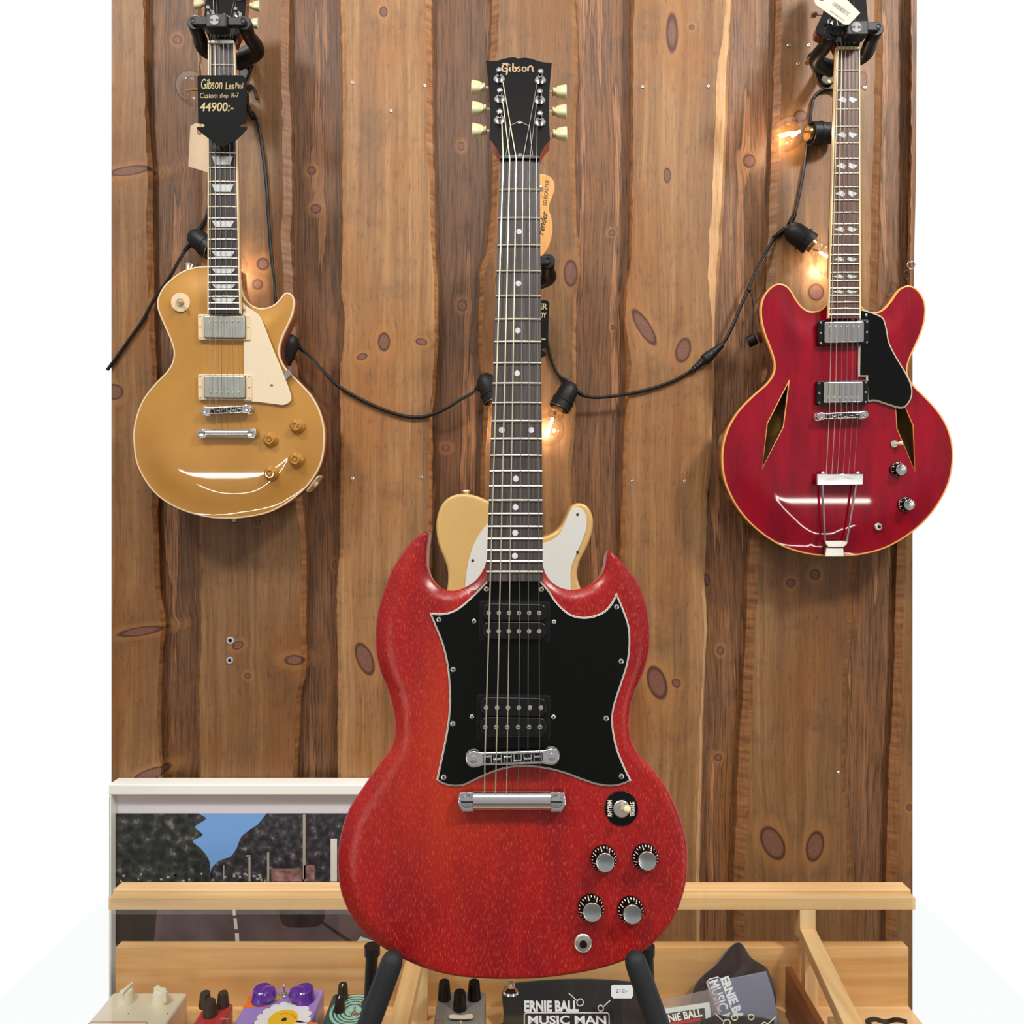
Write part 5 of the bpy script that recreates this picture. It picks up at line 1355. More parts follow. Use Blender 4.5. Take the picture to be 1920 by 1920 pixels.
hanger(1594, 62, 1.190, 'black locking guitar hanger above the cherry semi-hollow guitar', [(1516, 103), (1524, 102), (1545, 114), (1560, 130), (1560, 158), (1548, 163), (1536, 154), (1524, 124)], (1558, 63), (1642, 56), (1583, 44, 1624, 71))
hanger(985, 500, 1.196, 'black guitar hanger under the headstock of the blonde guitar, mostly hidden', [(960, 520), (1000, 520), (1006, 545), (985, 570), (965, 572), (948, 548)], (947, 497), (1027, 491), (982, 492, 1006, 512))

# ---------------------------------------------------------------- stand under the red guitar
FOAM = plain('grey_black_foam', '#1d2024', 0.62, spec=0.3, noise=0.25, bump=0.15, nscale=250); TUBE = plain('black_tube', '#0e0f11', 0.4)
st = thing('guitar_stand', Frame(955, 1900, 0.74), 'black folding guitar stand with foam-covered prongs under the red guitar', 'guitar stand')
FS = IDENT
HG = HT+0.0002
def wt(*pts): return [tuple(W(x, y, z)) for x, y, z in pts]
for s_, tipx, tipy, lowx in ((-1, 742, 1785, 688), (1, 1185, 1785, 1237)):
    a = W(tipx, tipy, 0.668); b = W(lowx, 1930, 0.655); foot = Vector((b.x+s_*0.004, 0.672, CZ-0.50))
    mb = MB(FS); pts = [tuple(a.lerp(b, t)) for t in (0, .05, .12, .3, .6, 1.0)]
    mb.tube(pts, [0.0045, 0.0082, 0.0098, 0.0102, 0.0102, 0.0102], 16); mb.build('foam_prong', FOAM, st, st, smooth=60)
    # bend under the body to the back support and down to the counter
    bk = W(698 if s_ < 0 else 1213, 1775, 0.745)
    mb = MB(FS); low = Vector((b.x+s_*0.006, 0.69, CZ-0.503)); bk0 = Vector((bk.x+s_*.004, 0.752, CZ-0.50))
    mb.tube(catmull([tuple(b), tuple(b+Vector((s_*.003, .010, -.012))), tuple(low+Vector((0, .02, 0))), tuple(bk0)], False, 6), 0.0085, 12); mb.build('under_bar', FOAM, st, st, smooth=60)
    mb = MB(FS); mb.tube([tuple(bk), tuple(bk.lerp(bk0, .3)), tuple(bk0), (bk0.x+s_*.02, 0.775, HG+0.010)], 0.0062, 12); lg_ = mb.build('rear_leg', TUBE, st, st)
    mb = MB(FS); mb.tube([tuple(bk+Vector((0, 0, .001))), tuple(bk-Vector((0, 0, .008)))], 0.0080, 14); mb.build('leg_collar', TUBE, lg_, st)
    mb = MB(FS); mb.lathe((bk0.x+s_*.02, 0.775), [(0.010, HG), (0.010, HG+0.012), (0.008, HG+0.016)], 16); mb.build('rubber_foot', RUBBER, lg_, st)
    mb = MB(FS); mb.tube([tuple(bk0), (bk0.x+s_*.005, 0.66, HG+0.010)], 0.0062, 12); lf_ = mb.build('front_leg', TUBE, st, st)
    mb = MB(FS); mb.lathe((bk0.x+s_*.005, 0.66), [(0.010, HG), (0.010, HG+0.012), (0.008, HG+0.016)], 16); mb.build('rubber_foot', RUBBER, lf_, st)
mb = MB(FS); mb.tube([(W(690, 1925, 0.756).x, 0.768, HG+.022), (W(1225, 1925, 0.756).x, 0.768, HG+.022)], 0.0055, 12); mb.build('cross_bar', TUBE, st, st)

# ---------------------------------------------------------------- price signs and tags
SIGN = plain('black_sign_card', '#0d0e10', 0.7, spec=0.12, noise=0.15)
pf1 = Frame(415, 200, 1.184, tilt=2)
sgn = thing('price_sign', pf1, 'black arrow-shaped price sign with gold handwriting in front of the gold guitar neck', 'price sign')
q = [(371,141),(454,141),(461,146),(462.5,160),(461.5,231),(452,232),(449.5,235),(452,238),(463,238),(463,242),(443,262),(419,277),(394,262),(369,242),(369,238),(381,238),(384,235),(381,232),(371.5,231),(370,146)]
mb = MB(pf1); mb.prism(pf1.pp(q), -0.0012, 0, 0, 0.0003); sb = mb.build('card', SIGN, sgn)
mb = MB(pf1)
def hand(s, x0, y0, x1, y1, bold=0.02, shear=0.1): 
    a = pf1.p(x0, y1); b = pf1.p(x1, y0); mb.text(s, (a[0], a[1], b[0], b[1]), 0.0001, bold=bold, shear=shear)
hand('Gibson', 377, 148, 417, 167, .0); hand('Les', 423, 154, 439, 168, .0); hand('Paul', 441, 155, 456, 166, .0)
hand('Custom', 375, 174, 408, 184, .0); hand('shop', 412, 175, 428, 186, .0); hand('R-7', 434, 174, 448, 183, .0)
hand('44900:-', 375, 192, 438, 209, .012)
mb.build('handwriting', CHALK, sb, sgn, smooth=0)
mb = MB(pf1); mb.tube([(*pf1.p(419, 141), -0.001), (*pf1.p(419, 118), -0.0112)], 0.0004, 5); mb.build('hook_wire', CHROME, sgn)

pf2 = Frame(1000, 610, 1.200)
sg2 = thing('price_sign', pf2, 'black price sign half hidden behind the red guitar neck, beside the blonde neck', 'price sign')
mb = MB(pf2); mb.prism(pf2.pp([(935, 563), (1026, 563), (1030, 568), (1027, 652), (1019, 653), (1016, 656), (1022, 660), (1025, 665), (980, 694), (936, 662), (934, 650)]), -0.0012, 0, 0, 0.0003); sb = mb.build('card', SIGN, sg2)
mb = MB(pf2)
def hand2(s, x0, y0, x1, y1, bold=0.02): a = pf2.p(x0, y1); b = pf2.p(x1, y0); mb.text(s, (a[0], a[1], b[0], b[1]), 0.0001, bold=bold, shear=.05)
hand2('ER', 1010, 569, 1026, 580, .02); hand2('60Y', 1008, 586, 1025, 596, .02); hand2(':-', 1011, 632, 1023, 640, .03)
mb.build('handwriting', CHALK, sb, sg2, smooth=0)

pf3 = Frame(378, 275, 1.300, tilt=0)
tg1 = thing('hang_tag', pf3, 'blank buff paper tag on a thread behind the gold guitar neck', 'paper tag')
mb = MB(pf3); mb.prism(pf3.pp([(357, 236), (366, 231), (392, 233), (400, 240), (399, 326), (353, 312), (354, 290)]), -0.0006, 0); mb.build('tag_card', plain('buff_card', '#bfa98f', .8), tg1)
mb = MB(pf3)
for (a, b) in (((388, 110), (371, 92)), ((371, 92), (374, 160)), ((371, 92), (384, 160)), ((374, 160), (376, 240)), ((384, 160), (377, 240))): mb.tube([(*pf3.p(*a), 0.001), (*pf3.p(*b), 0.001)], 0.0004, 5)
mb.build('thread', plain('string_thread', '#cbb79b', .8), tg1)
mb = MB(pf3); R = circ(pf3.p(374, 247), 0.0045, 16); mb.prism(R, 0, 0.0008); mb.build('eyelet', plain('brown_eyelet', '#9a5a3c', .6), tg1)

pf4 = Frame(1570, 20, 1.168, tilt=3)
tg2 = thing('hang_tag', pf4, 'cream price tag with barcode tied to the cherry guitar headstock', 'paper tag')
mb = MB(pf4); mb.prism(pf4.pp([(1526, 0), (1536, -28), (1552, -36), (1613, 24), (1592, 46), (1583, 46), (1530, 9)]), -0.0005, 0); tcd = mb.build('tag_card', PAPER, tg2)
mb = MB(pf4)
d0 = Vector(pf4.p(1562, 6)); d1 = Vector(pf4.p(1591, 27)); dn = (d1-d0).normalized(); pq = Vector((-dn.y, dn.x)); L = (d1-d0).length
rb = random.Random(4); t = 0
while t < 1:
    w_ = rb.choice((.012, .02, .035)); c = d0+dn*L*t; mb.prism([tuple(c-pq*.0036), tuple(c+dn*L*w_-pq*.0036), tuple(c+dn*L*w_+pq*.0036), tuple(c+pq*.0036)], 0.0001, 0.0003); t += w_+rb.choice((.015, .03, .04))
ang = math.degrees(math.atan2(dn.y, dn.x))
c = Vector(pf4.p(1570, 30)); mb.text('500 000,00 kr', (c.x-.014, c.y-.0016, c.x+.014, c.y+.0016), 0.0001, rot=ang)
mb.build('barcode_print', INK, tcd, tg2, smooth=0)
mb = MB(pf4); mb.prism(circ(pf4.p(1541, -3), 0.0042, 16), 0, 0.0007); mb.build('eyelet', plain('brown_eyelet', '#9a5a3c', .6), tg2)
# ---------------------------------------------------------------- festoon light string on the wall
CAB = plain('black_cable', '#0a0a0c', 0.45, spec=0.35); SOCK = plain('black_socket', '#0e0f12', 0.5, spec=0.35, noise=0.2, nscale=150)
BULB = clear('bulb_glass', (0.99, 0.97, 0.94, 1), 1.45, mul=1.3)
fm, nt, N, L, b = new_mat('glowing_filament'); setp(b, (1, .8, .5, 1), .5, emit=(1.0, 0.80, 0.55, 1), es=30.0)
BRASS = plain('bulb_brass', '#b08a58', 0.3, 0.9)
ls = thing('string_light', Frame(1068, 740, 1.31), 'black festoon light string with clear round bulbs draped across the plank wall', 'string light')
FB = IDENT
ZC = 1.3355
def cable(pts, r=0.0028, name='cable', flat=1.0, mat=CAB):
    mb = MB(FB); P = [tuple(W(x, y, (q[0] if q else ZC))) for x, y, *q in pts]
    mb.tube(catmull(P, False, 7), r, 10, flat=flat); return mb.build(name, mat, ls, ls, smooth=60)
def relief(p, q, parent):
    """ribbed strain relief from p to q (px)"""
    mb = MB(FB); a = W(p[0], p[1], ZC); c = W(q[0], q[1], ZC); n = 10
    path = [a.lerp(c, i/(n*2)) for i in range(n*2+1)]
    mb.tube([tuple(x) for x in path], [(0.0052 if (i//2) % 2 == 0 else 0.0038)*(1-.25*i/(n*2)) for i in range(n*2+1)], 12); return mb.build('strain_relief', SOCK, parent, ls)
def socket(px, py, ang, bulb=True, power=0.35, Z=1.3185, lit=True, lean=-0.12, sc=1.0, roll=0):
    """ang: direction of the bulb in the picture, degrees clockwise from right"""
    a = math.radians(-ang); o = W(px, py, Z)
    x = Vector((math.cos(a), 0, math.sin(a))); x = (x+Vector((0, lean, 0))).normalized(); y = Vector((0, 1, 0)).cross(x).normalized(); z = x.cross(y)
    M = Matrix((z, y, x)).transposed().to_4x4(); M = Matrix.Translation(o) @ M
    F = Frame(0, 0, 0, M=M)
    mb = MB(F); q = sc
    mb.lathe((0, 0), [(0.001, -0.004), (0.009*q, -0.003), (0.0145*q, 0.003), (0.0178*q, 0.012), (0.0182*q, 0.026), (0.0182*q, 0.030), (0.0202*q, 0.0305), (0.0202*q, 0.0345), (0.0190*q, 0.035), (0.0195*q, 0.048), (0.0180*q, 0.0485), (0.0165*q, 0.040)], 28)
    s_ = mb.build('socket', SOCK, ls, ls)
    if bulb:
        mb = MB(F); mb.lathe((0, 0), [(0.0125, 0.038), (0.0128, 0.050), (0.0122, 0.055)], 20); mb.build('bulb_cap', BRASS, s_, ls)
        mb = MB(F); prof = [(0.0118, 0.052), (0.0125, 0.058), (0.0150, 0.064)]
        R = 0.0288; cz = 0.092
        for k in range(15):
            t = math.radians(-62+152*k/14); prof.append((R*math.cos(t), cz+R*math.sin(t)))
        n = 32; rings = [[(r*math.cos(2*math.pi*i/n), r*math.sin(2*math.pi*i/n), h) for i in range(n)] for r, h in [(max(r, 3e-5), h) for r, h in prof]]
        mb.rings(rings, 0, cap0=False, cap1=True); bl = mb.build('bulb', BULB, s_, ls, smooth=80)
        mb = MB(F); mb.tube([(0.001, 0.004, 0.056), (-0.001, 0.002, 0.066), (0, 0, 0.070)], 0.0016, 8); mb.build('filament_stem', BRASS, bl, ls)
        mb = MB(F); mb.tube([(-0.002, 0.003, 0.069), (0.0, 0.0, 0.085), (0.003, -0.004, 0.104)], 0.0021, 8); mb.build('filament', fm if lit else BRASS, bl, ls)
        if not lit: return s_
        d = bpy.data.lights.new('bulb_glow', 'POINT'); d.energy = power*0.5; d.color = (1.0, 0.80, 0.58); d.shadow_soft_size = 0.002
        lo = bpy.data.objects.new('bulb_glow', d); COL.objects.link(lo); lo.parent = bl; lo.location = MATS[bl.name] @ (F.M @ Vector((0.009, 0.006, 0.092)))
    return s_
# left run
cable([(201, 694), (215, 675), (240, 640), (268, 600), (290, 560), (318, 520), (336, 488), (350, 466)])
s1 = socket(361, 441, 38, power=.5); relief((362, 452), (345, 472), s1); relief((372, 436), (384, 414), s1)
cable([(384, 414), (390, 396), (394, 370), (396, 340), (404, 290), (424, 230), (444, 190), (456, 172)])
s2 = socket(462, 186, 188, lit=False); relief((462, 196), (475, 222), s2)
cable([(458, 172), (466, 160), (476, 166), (482, 186)], 0.0026)
cable([(474, 210), (483, 228), (492, 280), (499, 340), (503, 400), (507, 460), (512, 510), (516, 560), (522, 600), (532, 626)], 0.0030)
s3 = socket(549, 632, 118, power=.45, Z=1.3105, lean=0); relief((553, 640), (566, 656), s3)
cable([(564, 654), (580, 668), (604, 694), (632, 722), (664, 742), (700, 760), (736, 774), (770, 782), (800, 780), (832, 768), (862, 750), (884, 738), (900, 728)], 0.0031)
s4 = socket(908, 706, 68, power=.4); relief((906, 716), (890, 732), s4)
cable([(920, 712), (950, 690), (985, 650), (1005, 610), (1016, 600), (1024, 630), (1032, 668), (1042, 694), (1052, 708)])
s5 = socket(1071, 722, 117, power=.5); relief((1064, 716), (1048, 706), s5); relief((1079, 732), (1094, 742), s5)
cable([(1092, 741), (1110, 745), (1140, 744), (1180, 738), (1220, 729), (1260, 715), (1288, 700), (1300, 692)], 0.0029)
cable([(1350, 650), (1362, 634), (1376, 606), (1390, 572), (1404, 540), (1418, 508), (1432, 482), (1444, 460), (1452, 446)], 0.0031)
s6 = socket(1479, 428, 40, power=.6); relief((1472, 430), (1450, 446), s6); relief((1482, 420), (1490, 402), s6)
cable([(1490, 402), (1497, 372), (1504, 336), (1510, 300), (1514, 270), (1518, 235), (1522, 200), (1527, 182), (1540, 170), (1558, 168), (1570, 176)], 0.0027)
cable([(1570, 176), (1577, 190), (1576, 206), (1570, 222)], 0.0026)
s7 = socket(1568, 250, 176, power=.55, Z=1.3185); relief((1567, 240), (1570, 222), s7)
cable([(1572, 262), (1590, 320), (1600, 400), (1596, 470), (1600, 520)], 0.0026)
# inline plug
def wl_(x, y): return W(x, y, ZC-0.002)
mb = MB(FB); a = wl_(1296, 696); c = wl_(1356, 645); n = 24
rad = [.0035, .0035, .0055, .0045, .0057, .0047, .0060, .0050, .0063, .0063, .0098, .0098, .0098, .0098, .0098, .0082, .0082, .0084, .0070, .0066, .0068, .0055, .0057, .0048, .0034]
mb.tube([tuple(a.lerp(c, i/n)) for i in range(n+1)], rad, 14); mb.build('cable_coupling', SOCK, ls, ls)
# dangling end cap on its own cord
cable([(1404, 546), (1410, 556), (1413, 580), (1412, 606), (1411, 626)], 0.0009, 'cap_cord')
mb = MB(FB); q = W(1410, 638, 1.316); mb.lathe((0, 0), [(0.010, -0.008), (0.0105, 0.006), (0.009, 0.008), (0.006, 0.0082), (0.006, 0.003), (0.0001, 0.003)], 22, T=Matrix.Translation(q) @ Matrix.Rotation(math.radians(62), 4, 'Y') @ Matrix.Rotation(math.radians(25), 4, 'X')); mb.build('end_cap', SOCK, ls, ls)
mb = MB(FB); q = W(1404, 544, ZC); mb.lathe((0, 0), [(0.0046, -0.002), (0.005, 0), (0.0046, 0.002)], 14, T=Matrix.Translation(q) @ Matrix.Rotation(math.radians(25), 4, 'Y')); mb.build('cord_clip', SOCK, ls, ls)

# ---------------------------------------------------------------- screws and wall plugs left in the planks
def wall_screw(px, py, r, label, kind='screw', Z=ZF):
    F = Frame(px, py, Z); mb = MB(F)
    if kind == 'plug':
        mb.lathe((0, 0), [(r*.9, -0.002), (r, 0.0004), (r*.95, 0.0016), (r*.6, 0.0020), (r*.45, 0.0005)], 20, 0); mb.prism(circ((0, 0), r*.46, 16), 0.0004, 0.0012, 1)
    else:
        mb.lathe((0, 0), [(r, -0.003), (r, 0.0006), (r*.7, 0.0014), (0.0001, 0.0014)], 16, 0); mb.box(-r*.5, r*.5, -r*.12, r*.12, 0.0013, 0.0016, 1); mb.box(-r*.12, r*.12, -r*.5, r*.5, 0.0013, 0.0016, 1)
    o = mb.build('wall_plug' if kind == 'plug' else 'screw', [NICKEL if kind != 'plug' else plain('grey_plug', '#a9abb0', .5), BLACKM])
    o.data.transform(F.M.inverted()); o.matrix_world = F.M
    tag(o, label, 'wall plug' if kind == 'plug' else 'screw', 'loose fixings in the plank wall')
wall_screw(432, 1201, .0068, 'upper of the two grey wall plugs in the plank below the gold guitar', 'plug')
wall_screw(431, 1238, .0062, 'lower of the two grey wall plugs in the plank below the gold guitar', 'plug')
for (x, y, l) in ((1622, 165, 'bright screw in the plank right of the cherry guitar neck near its third fret'), (733, 208, 'small screw topmost of the trio between gold and red guitar necks'), (797, 161, 'small screw near the right edge of the pale plank left of the red headstock'), (661, 155, 'small screw near the left edge of the pale plank right of the gold guitar sign'),
                  (1205, 163, 'small screw right of the red headstock keys, near the plank edge'), (1328, 162, 'small screw beside the top of the pale bark strip'), (790, 896, 'small screw left of the blonde guitar shoulder'), (661, 898, 'small screw right of the gold guitar lower bout'),
                  (1186, 903, 'small screw right of the blonde guitar horn'), (1284, 903, 'small screw left of the cherry guitar lower bout'), (1479, 85, 'small screw left of the hanger over the cherry guitar, left of the pair'), (1516, 85, 'small screw left of the hanger over the cherry guitar, right of the pair'), (1497, 120, 'small screw lowest of three beside the hanger wall plate at right'),
                  (1572, 1449, 'pale screw low in the plank right of the twin knots')):
    wall_screw(x, y, .0033 if x != 1622 else .0042, l)

# ---------------------------------------------------------------- things inside the counter
FZ = FLR
def case_thing(name, px, Z, label, cat, group=None):
    return thing(name, Frame(0, 0, 0, M=Matrix.Translation((W(px, 1900, Z).x, Z, FZ))), label, cat, group)
def hull(g, name, x0, x1, y0, y1, z0, z1, mat, r=0.004, taper=0.0, mats=None):
    """box standing in the case; x,y,z world; taper narrows the far edge"""
    mb = MB(IDENT); q = rrect(x0, y0, x1, y1, 0.005, 4); mb.prism(q, z0, z1, 0, r); return mb.build(name, mats or mat, g, g, smooth=50)
def vknob(g, x, y, z, r, h, mat, name='knob', taper=.85, fl=0, parent=None, mark=None):
    mb = MB(IDENT); n = 20
    mb.lathe((x, y), [(r*1.05, z), (r*1.05, z+h*.12), (r, z+h*.18), (r*taper, z+h*.93), (r*taper*.9, z+h), (0.0001, z+h)], n)
    k = mb.build(name, mat, parent or g, g)
    if mark:
        mb = MB(IDENT); mb.box(x-.0006, x+.0006, y-r*.8, y, z+h-.0002, z+h+.0004); mb.build('knob_mark', mark, k, g)
    return k
def flat_frame(x, y, z): return Frame(0, 0, 0, M=Matrix.Translation((x, y, z)))
def X(px, Z): return (px-960)/FPX*Z
def top_z(py, Z): return CZ-(py-960)/FPX*Z
PG_ = 'effects pedals in the glass case'
# cream pedal
zt_ = top_z(1860, 1.135); g = case_thing('effects_pedal', 270, 1.08, 'large cream effects pedal with white pointer knobs, far left in the case', 'effects pedal', PG_)
bx_ = hull(g, 'housing', X(350, 1.13)-.115, X(350, 1.13), 1.02, 1.135, FZ+.003, zt_, plain('cream_enamel', '#d8cdb4', .35, coat=.4))
CK = plain('cream_knob', '#e6dfc8', .4)
for px, py, rot in ((236, 1866, 80), (300, 1868, -30)):
    Z = 1.112; x, y = X(px, Z), Z; k = vknob(g, x, y, zt_, .011, .017, CK)
    mb = MB(IDENT); T = Matrix.Translation((x, y, zt_)) @ Matrix.Rotation(math.radians(rot), 4, 'Z'); mb.prism([(-.010, -.0035), (.016, -.0015), (.016, .0015), (-.010, .0035)], 0.004, .021, 0, .001, T=T); mb.build('knob_pointer', CK, k, g)
TF2 = flat_frame(0, 0, zt_); mb = MB(TF2); REDP = plain('red_print', '#b5483c', .5)
x0, x1 = X(206, 1.065), X(262, 1.065); mb.text('ONE', (x0, 1.047, x1, 1.063), 0.0001, shear=.1, bold=.02)
rr = rrect(x0-.03, 1.043, X(276, 1.065), 1.068, .004); mb.tube([(a, b2, .0002) for a, b2 in rr+[rr[0]]], .0005, 5); mb.build('lettering', REDP, bx_, g, smooth=0)
for px in (240, 313):
    mb = MB(TF2); c = (X(px, 1.085), 1.086); mb.prism(circ(c, .0012, 10), .0001, .0004); mb.build('print_dot', REDP, bx_, g)
# small red pedal
zt_ = top_z(1880, 1.115); g = case_thing('effects_pedal', 400, 1.08, 'small red mini pedal with three dark brown knobs beside the cream pedal', 'effects pedal', PG_)
bx_ = hull(g, 'housing', X(383, 1.11), X(436, 1.11), 1.025, 1.115, FZ+.003, zt_, plain('red_enamel', '#bb3034', .35, coat=.4))
BK = plain('dark_brown_knob', '#2a2116', .45)
for px, py, h in ((384.5, 1.108, .020), (418, 1.108, .020), (394, 1.088, .021)): vknob(g, X(px, py), py, zt_, .0088 if px < 390 or px > 400 else .0098, h, BK, taper=.8)
mb = MB(flat_frame(0, 0, zt_)); mb.prism(catmull([(X(376, 1.05), 1.045), (X(390, 1.05), 1.052), (X(408, 1.05), 1.050), (X(404, 1.04), 1.036), (X(372, 1.04), 1.036)], True, 5), .0001, .0006); mb.build('sticker', plain('silver_sticker', '#cfcdd0', .5, noise=.3), bx_, g)
mb = MB(flat_frame(0, 0, zt_)); mb.text('TONE', (X(413, 1.08), 1.078, X(428, 1.08), 1.081), 0.0001); mb.build('lettering', plain('pale_print', '#e6c0b8', .5), bx_, g, smooth=0)
# purple flower pedal
zt_ = top_z(1853, 1.135); g = case_thing('effects_pedal', 530, 1.08, 'purple pedal painted with a white daisy and orange flower shapes', 'effects pedal', PG_)
PUR = plain('lilac_enamel', '#a684cf', .35, coat=.4)
bx_ = hull(g, 'housing', X(459, 1.10), X(604, 1.12), 1.02, 1.135, FZ+.003, zt_, PUR)
TP = flat_frame(0, 0, zt_); mb = MB(TP); cx_, cy_ = X(531, 1.065), 1.064
ORG = plain('orange_print', '#f07a22', .5); YEL = plain('yellow_print', '#f3c322', .5); WHT = plain('white_print', '#eeebee', .5); DKB = plain('dark_print', '#2c1c12', .6)
mb.prism([(X(466, 1.115), 1.09), (X(466, 1.115), 1.118), (X(478, 1.115), 1.122), (X(506, 1.115), 1.118), (X(504, 1.1), 1.092)], .0001, .0003, 0)
mb.prism(circ((X(480, 1.10), 1.104), .008, 12), .0003, .0005, 1)
mb.prism([(X(560, 1.03), 1.024), (X(603, 1.03), 1.024), (X(603, 1.08), 1.058), (X(583, 1.07), 1.060), (X(572, 1.06), 1.046)], .0001, .0003, 0)
mb.prism(catmull([(X(504, 1.11), 1.112), (X(520, 1.11), 1.118), (X(528, 1.11), 1.112), (X(516, 1.11), 1.106)], True, 4), .0002, .0004, 1)
for i in range(17):
    a = 2*math.pi*i/17; ca, sa = math.cos(a), math.sin(a); rx = .040; pts = []
    for t, w in ((.25, .0035), (.6, .0065), (.85, .0068), (.97, .004)): pts.append((t, w))
    poly = [(cx_+ca*rx*t-sa*w, cy_+sa*rx*t+ca*w) for t, w in pts]+[(cx_+ca*rx, cy_+sa*rx)]+[(cx_+ca*rx*t+sa*w, cy_+sa*rx*t-ca*w) for t, w in reversed(pts)]
    mb.prism(poly, .0004+(i % 2)*.0002, .0008+(i % 2)*.0002, 2)
mb.prism(circ((cx_, cy_), .021, 28), .0009, .0012, 1); mb.prism(circ((cx_+.002, cy_-.001), .0038, 14), .0012, .0016, 3)
for i in range(9): mb.prism(circ((cx_+.004+.013*math.cos(.1+i*.3), cy_+.012*math.sin(.1+i*.25)), .0014, 8), .0012, .0015, 0)
dk = []
for i in range(24):
    a = 2*math.pi*i/24; r_ = .022 if i % 2 else .010; dk.append((X(476, 1.045)+r_*math.cos(a), 1.040+r_*.9*math.sin(a)))
mb.prism(dk, .0003, .0005, 3); mb.prism(rrect(X(447, 1.04), 1.028, X(470, 1.04), 1.046, .006), .0005, .0007, 0)
mb.build('flower_print', [ORG, YEL, WHT, DKB], bx_, g, smooth=0)
PK = plain('purple_knob', '#5a249c', .2, coat=.8)
for px, rot in ((492, -20), (570, 200)):
    Z = 1.108; k = vknob(g, X(px, Z), Z, zt_, .0155, .018, PK, taper=.88)
    mb = MB(IDENT); T = Matrix.Translation((X(px, Z), Z, zt_+.006)) @ Matrix.Rotation(math.radians(rot), 4, 'Z'); mb.lathe((.010, 0), [(.012, 0), (.0125, .006), (.010, .012), (.003, .014)], 20, T=T); mb.build('knob_lobe', PK, k, g)
def mini_toggle(g, x, y, z, r=.004, h=.012):
    mb = MB(IDENT); mb.lathe((x, y), [(r*1.5, z), (r*1.5, z+.002), (r, z+.0025), (r, z+.005), (r*.35, z+.0055), (r*.45, z+h), (r*.2, z+h+.001)], 14); mb.build('toggle', CHROME, g, g)
mini_toggle(g, X(533, 1.118), 1.118, zt_, .0045, .016)
mb = MB(TP); mb.text('A', (X(485, 1.09), 1.090, X(489, 1.09), 1.096), .0186); mb.build('knob_letter', WHT, bx_, g, smooth=0)
mb = MB(IDENT); mb.lathe((X(508, 1.03), 1.03), [(.006, zt_), (.006, zt_+.004), (.004, zt_+.011), (.001, zt_+.012)], 18); mb.build('footswitch', CHROME, g, g)
# mint pedal
zt_ = top_z(1862, 1.125); g = case_thing('effects_pedal', 660, 1.08, 'mint green pedal with dark spiral lines, partly behind the stand leg', 'effects pedal', PG_)
MINT = plain('mint_enamel', '#9ccab4', .35, coat=.4)
bx_ = hull(g, 'housing', X(617, 1.10), X(700, 1.10), 1.02, 1.125, FZ+.003, zt_, plain('dark_teal_enamel', '#2c4a4c', .4))
TP = flat_frame(0, 0, zt_); mb = MB(TP); c = (X(661, 1.08), 1.085)
mb.prism(circ(c, .034, 40, .036), .0001, .0004, 0)
for r_ in (.029, .024, .019, .013): mb.tube([(c[0]+r_*math.cos(t/20*math.pi), c[1]+r_*1.05*math.sin(t/20*math.pi), .0004) for t in range(41)], .0011, 5, 1)
mb.build('spiral_print', [MINT, plain('dark_teal_print', '#28464a', .5)], bx_, g, smooth=0)
for px, Z, h in ((643, 1.112, .022), (637, 1.085, .022), (692, 1.09, .020)): vknob(g, X(px, Z), Z, zt_, .0078, h, BLACKP, mark=WHITEP)
mini_toggle(g, X(665, 1.075), 1.075, zt_, .004, .014)
mb = MB(TP); mb.prism([(X(612, 1.03), 1.024), (X(650, 1.03), 1.024), (X(646, 1.04), 1.040), (X(611, 1.04), 1.041)], .0005, .001); mb.build('price_sticker', PAPER, bx_, g)
# grey pedal
zt_ = top_z(1858, 1.125); g = case_thing('effects_pedal', 866, 1.08, 'grey metal pedal with three black knobs and red lettering', 'effects pedal', PG_)
bx_ = hull(g, 'housing', X(820, 1.11), X(911, 1.11), 1.02, 1.125, FZ+.003, zt_, plain('grey_hammertone', '#8d8c88', .45, .3, noise=.2, nscale=200))
for px, Z in ((833, 1.108), (889, 1.108), (862, 1.085)): vknob(g, X(px, Z), Z, zt_, .0098, .025, BLACKP, taper=.85)
TP = flat_frame(0, 0, zt_); mb = MB(TP)
mb.text('DELUXE DRIVE', (X(826, 1.05), 1.041, X(900, 1.05), 1.048), .0001, bold=.02)
mb.stroke([(X(815, 1.06), 1.060), (X(828, 1.06), 1.060), (X(838, 1.07), 1.074), (X(852, 1.07), 1.075)], .0008, .0001, .0003); mb.stroke([(X(872, 1.07), 1.072), (X(908, 1.07), 1.074)], .0008, .0001, .0003)
mb.build('lettering', plain('bright_red_print', '#d8402e', .5), bx_, g, smooth=0)
mb = MB(TP); mb.prism(catmull([(X(843, 1.06), 1.058), (X(846, 1.07), 1.066), (X(866, 1.07), 1.064), (X(884, 1.07), 1.067), (X(886, 1.06), 1.058), (X(866, 1.06), 1.056)], True, 3), .004, .0045); mb.build('price_sticker', PAPER, bx_, g)
mini_toggle(g, X(864, 1.035), 1.035, zt_, .005, .016)
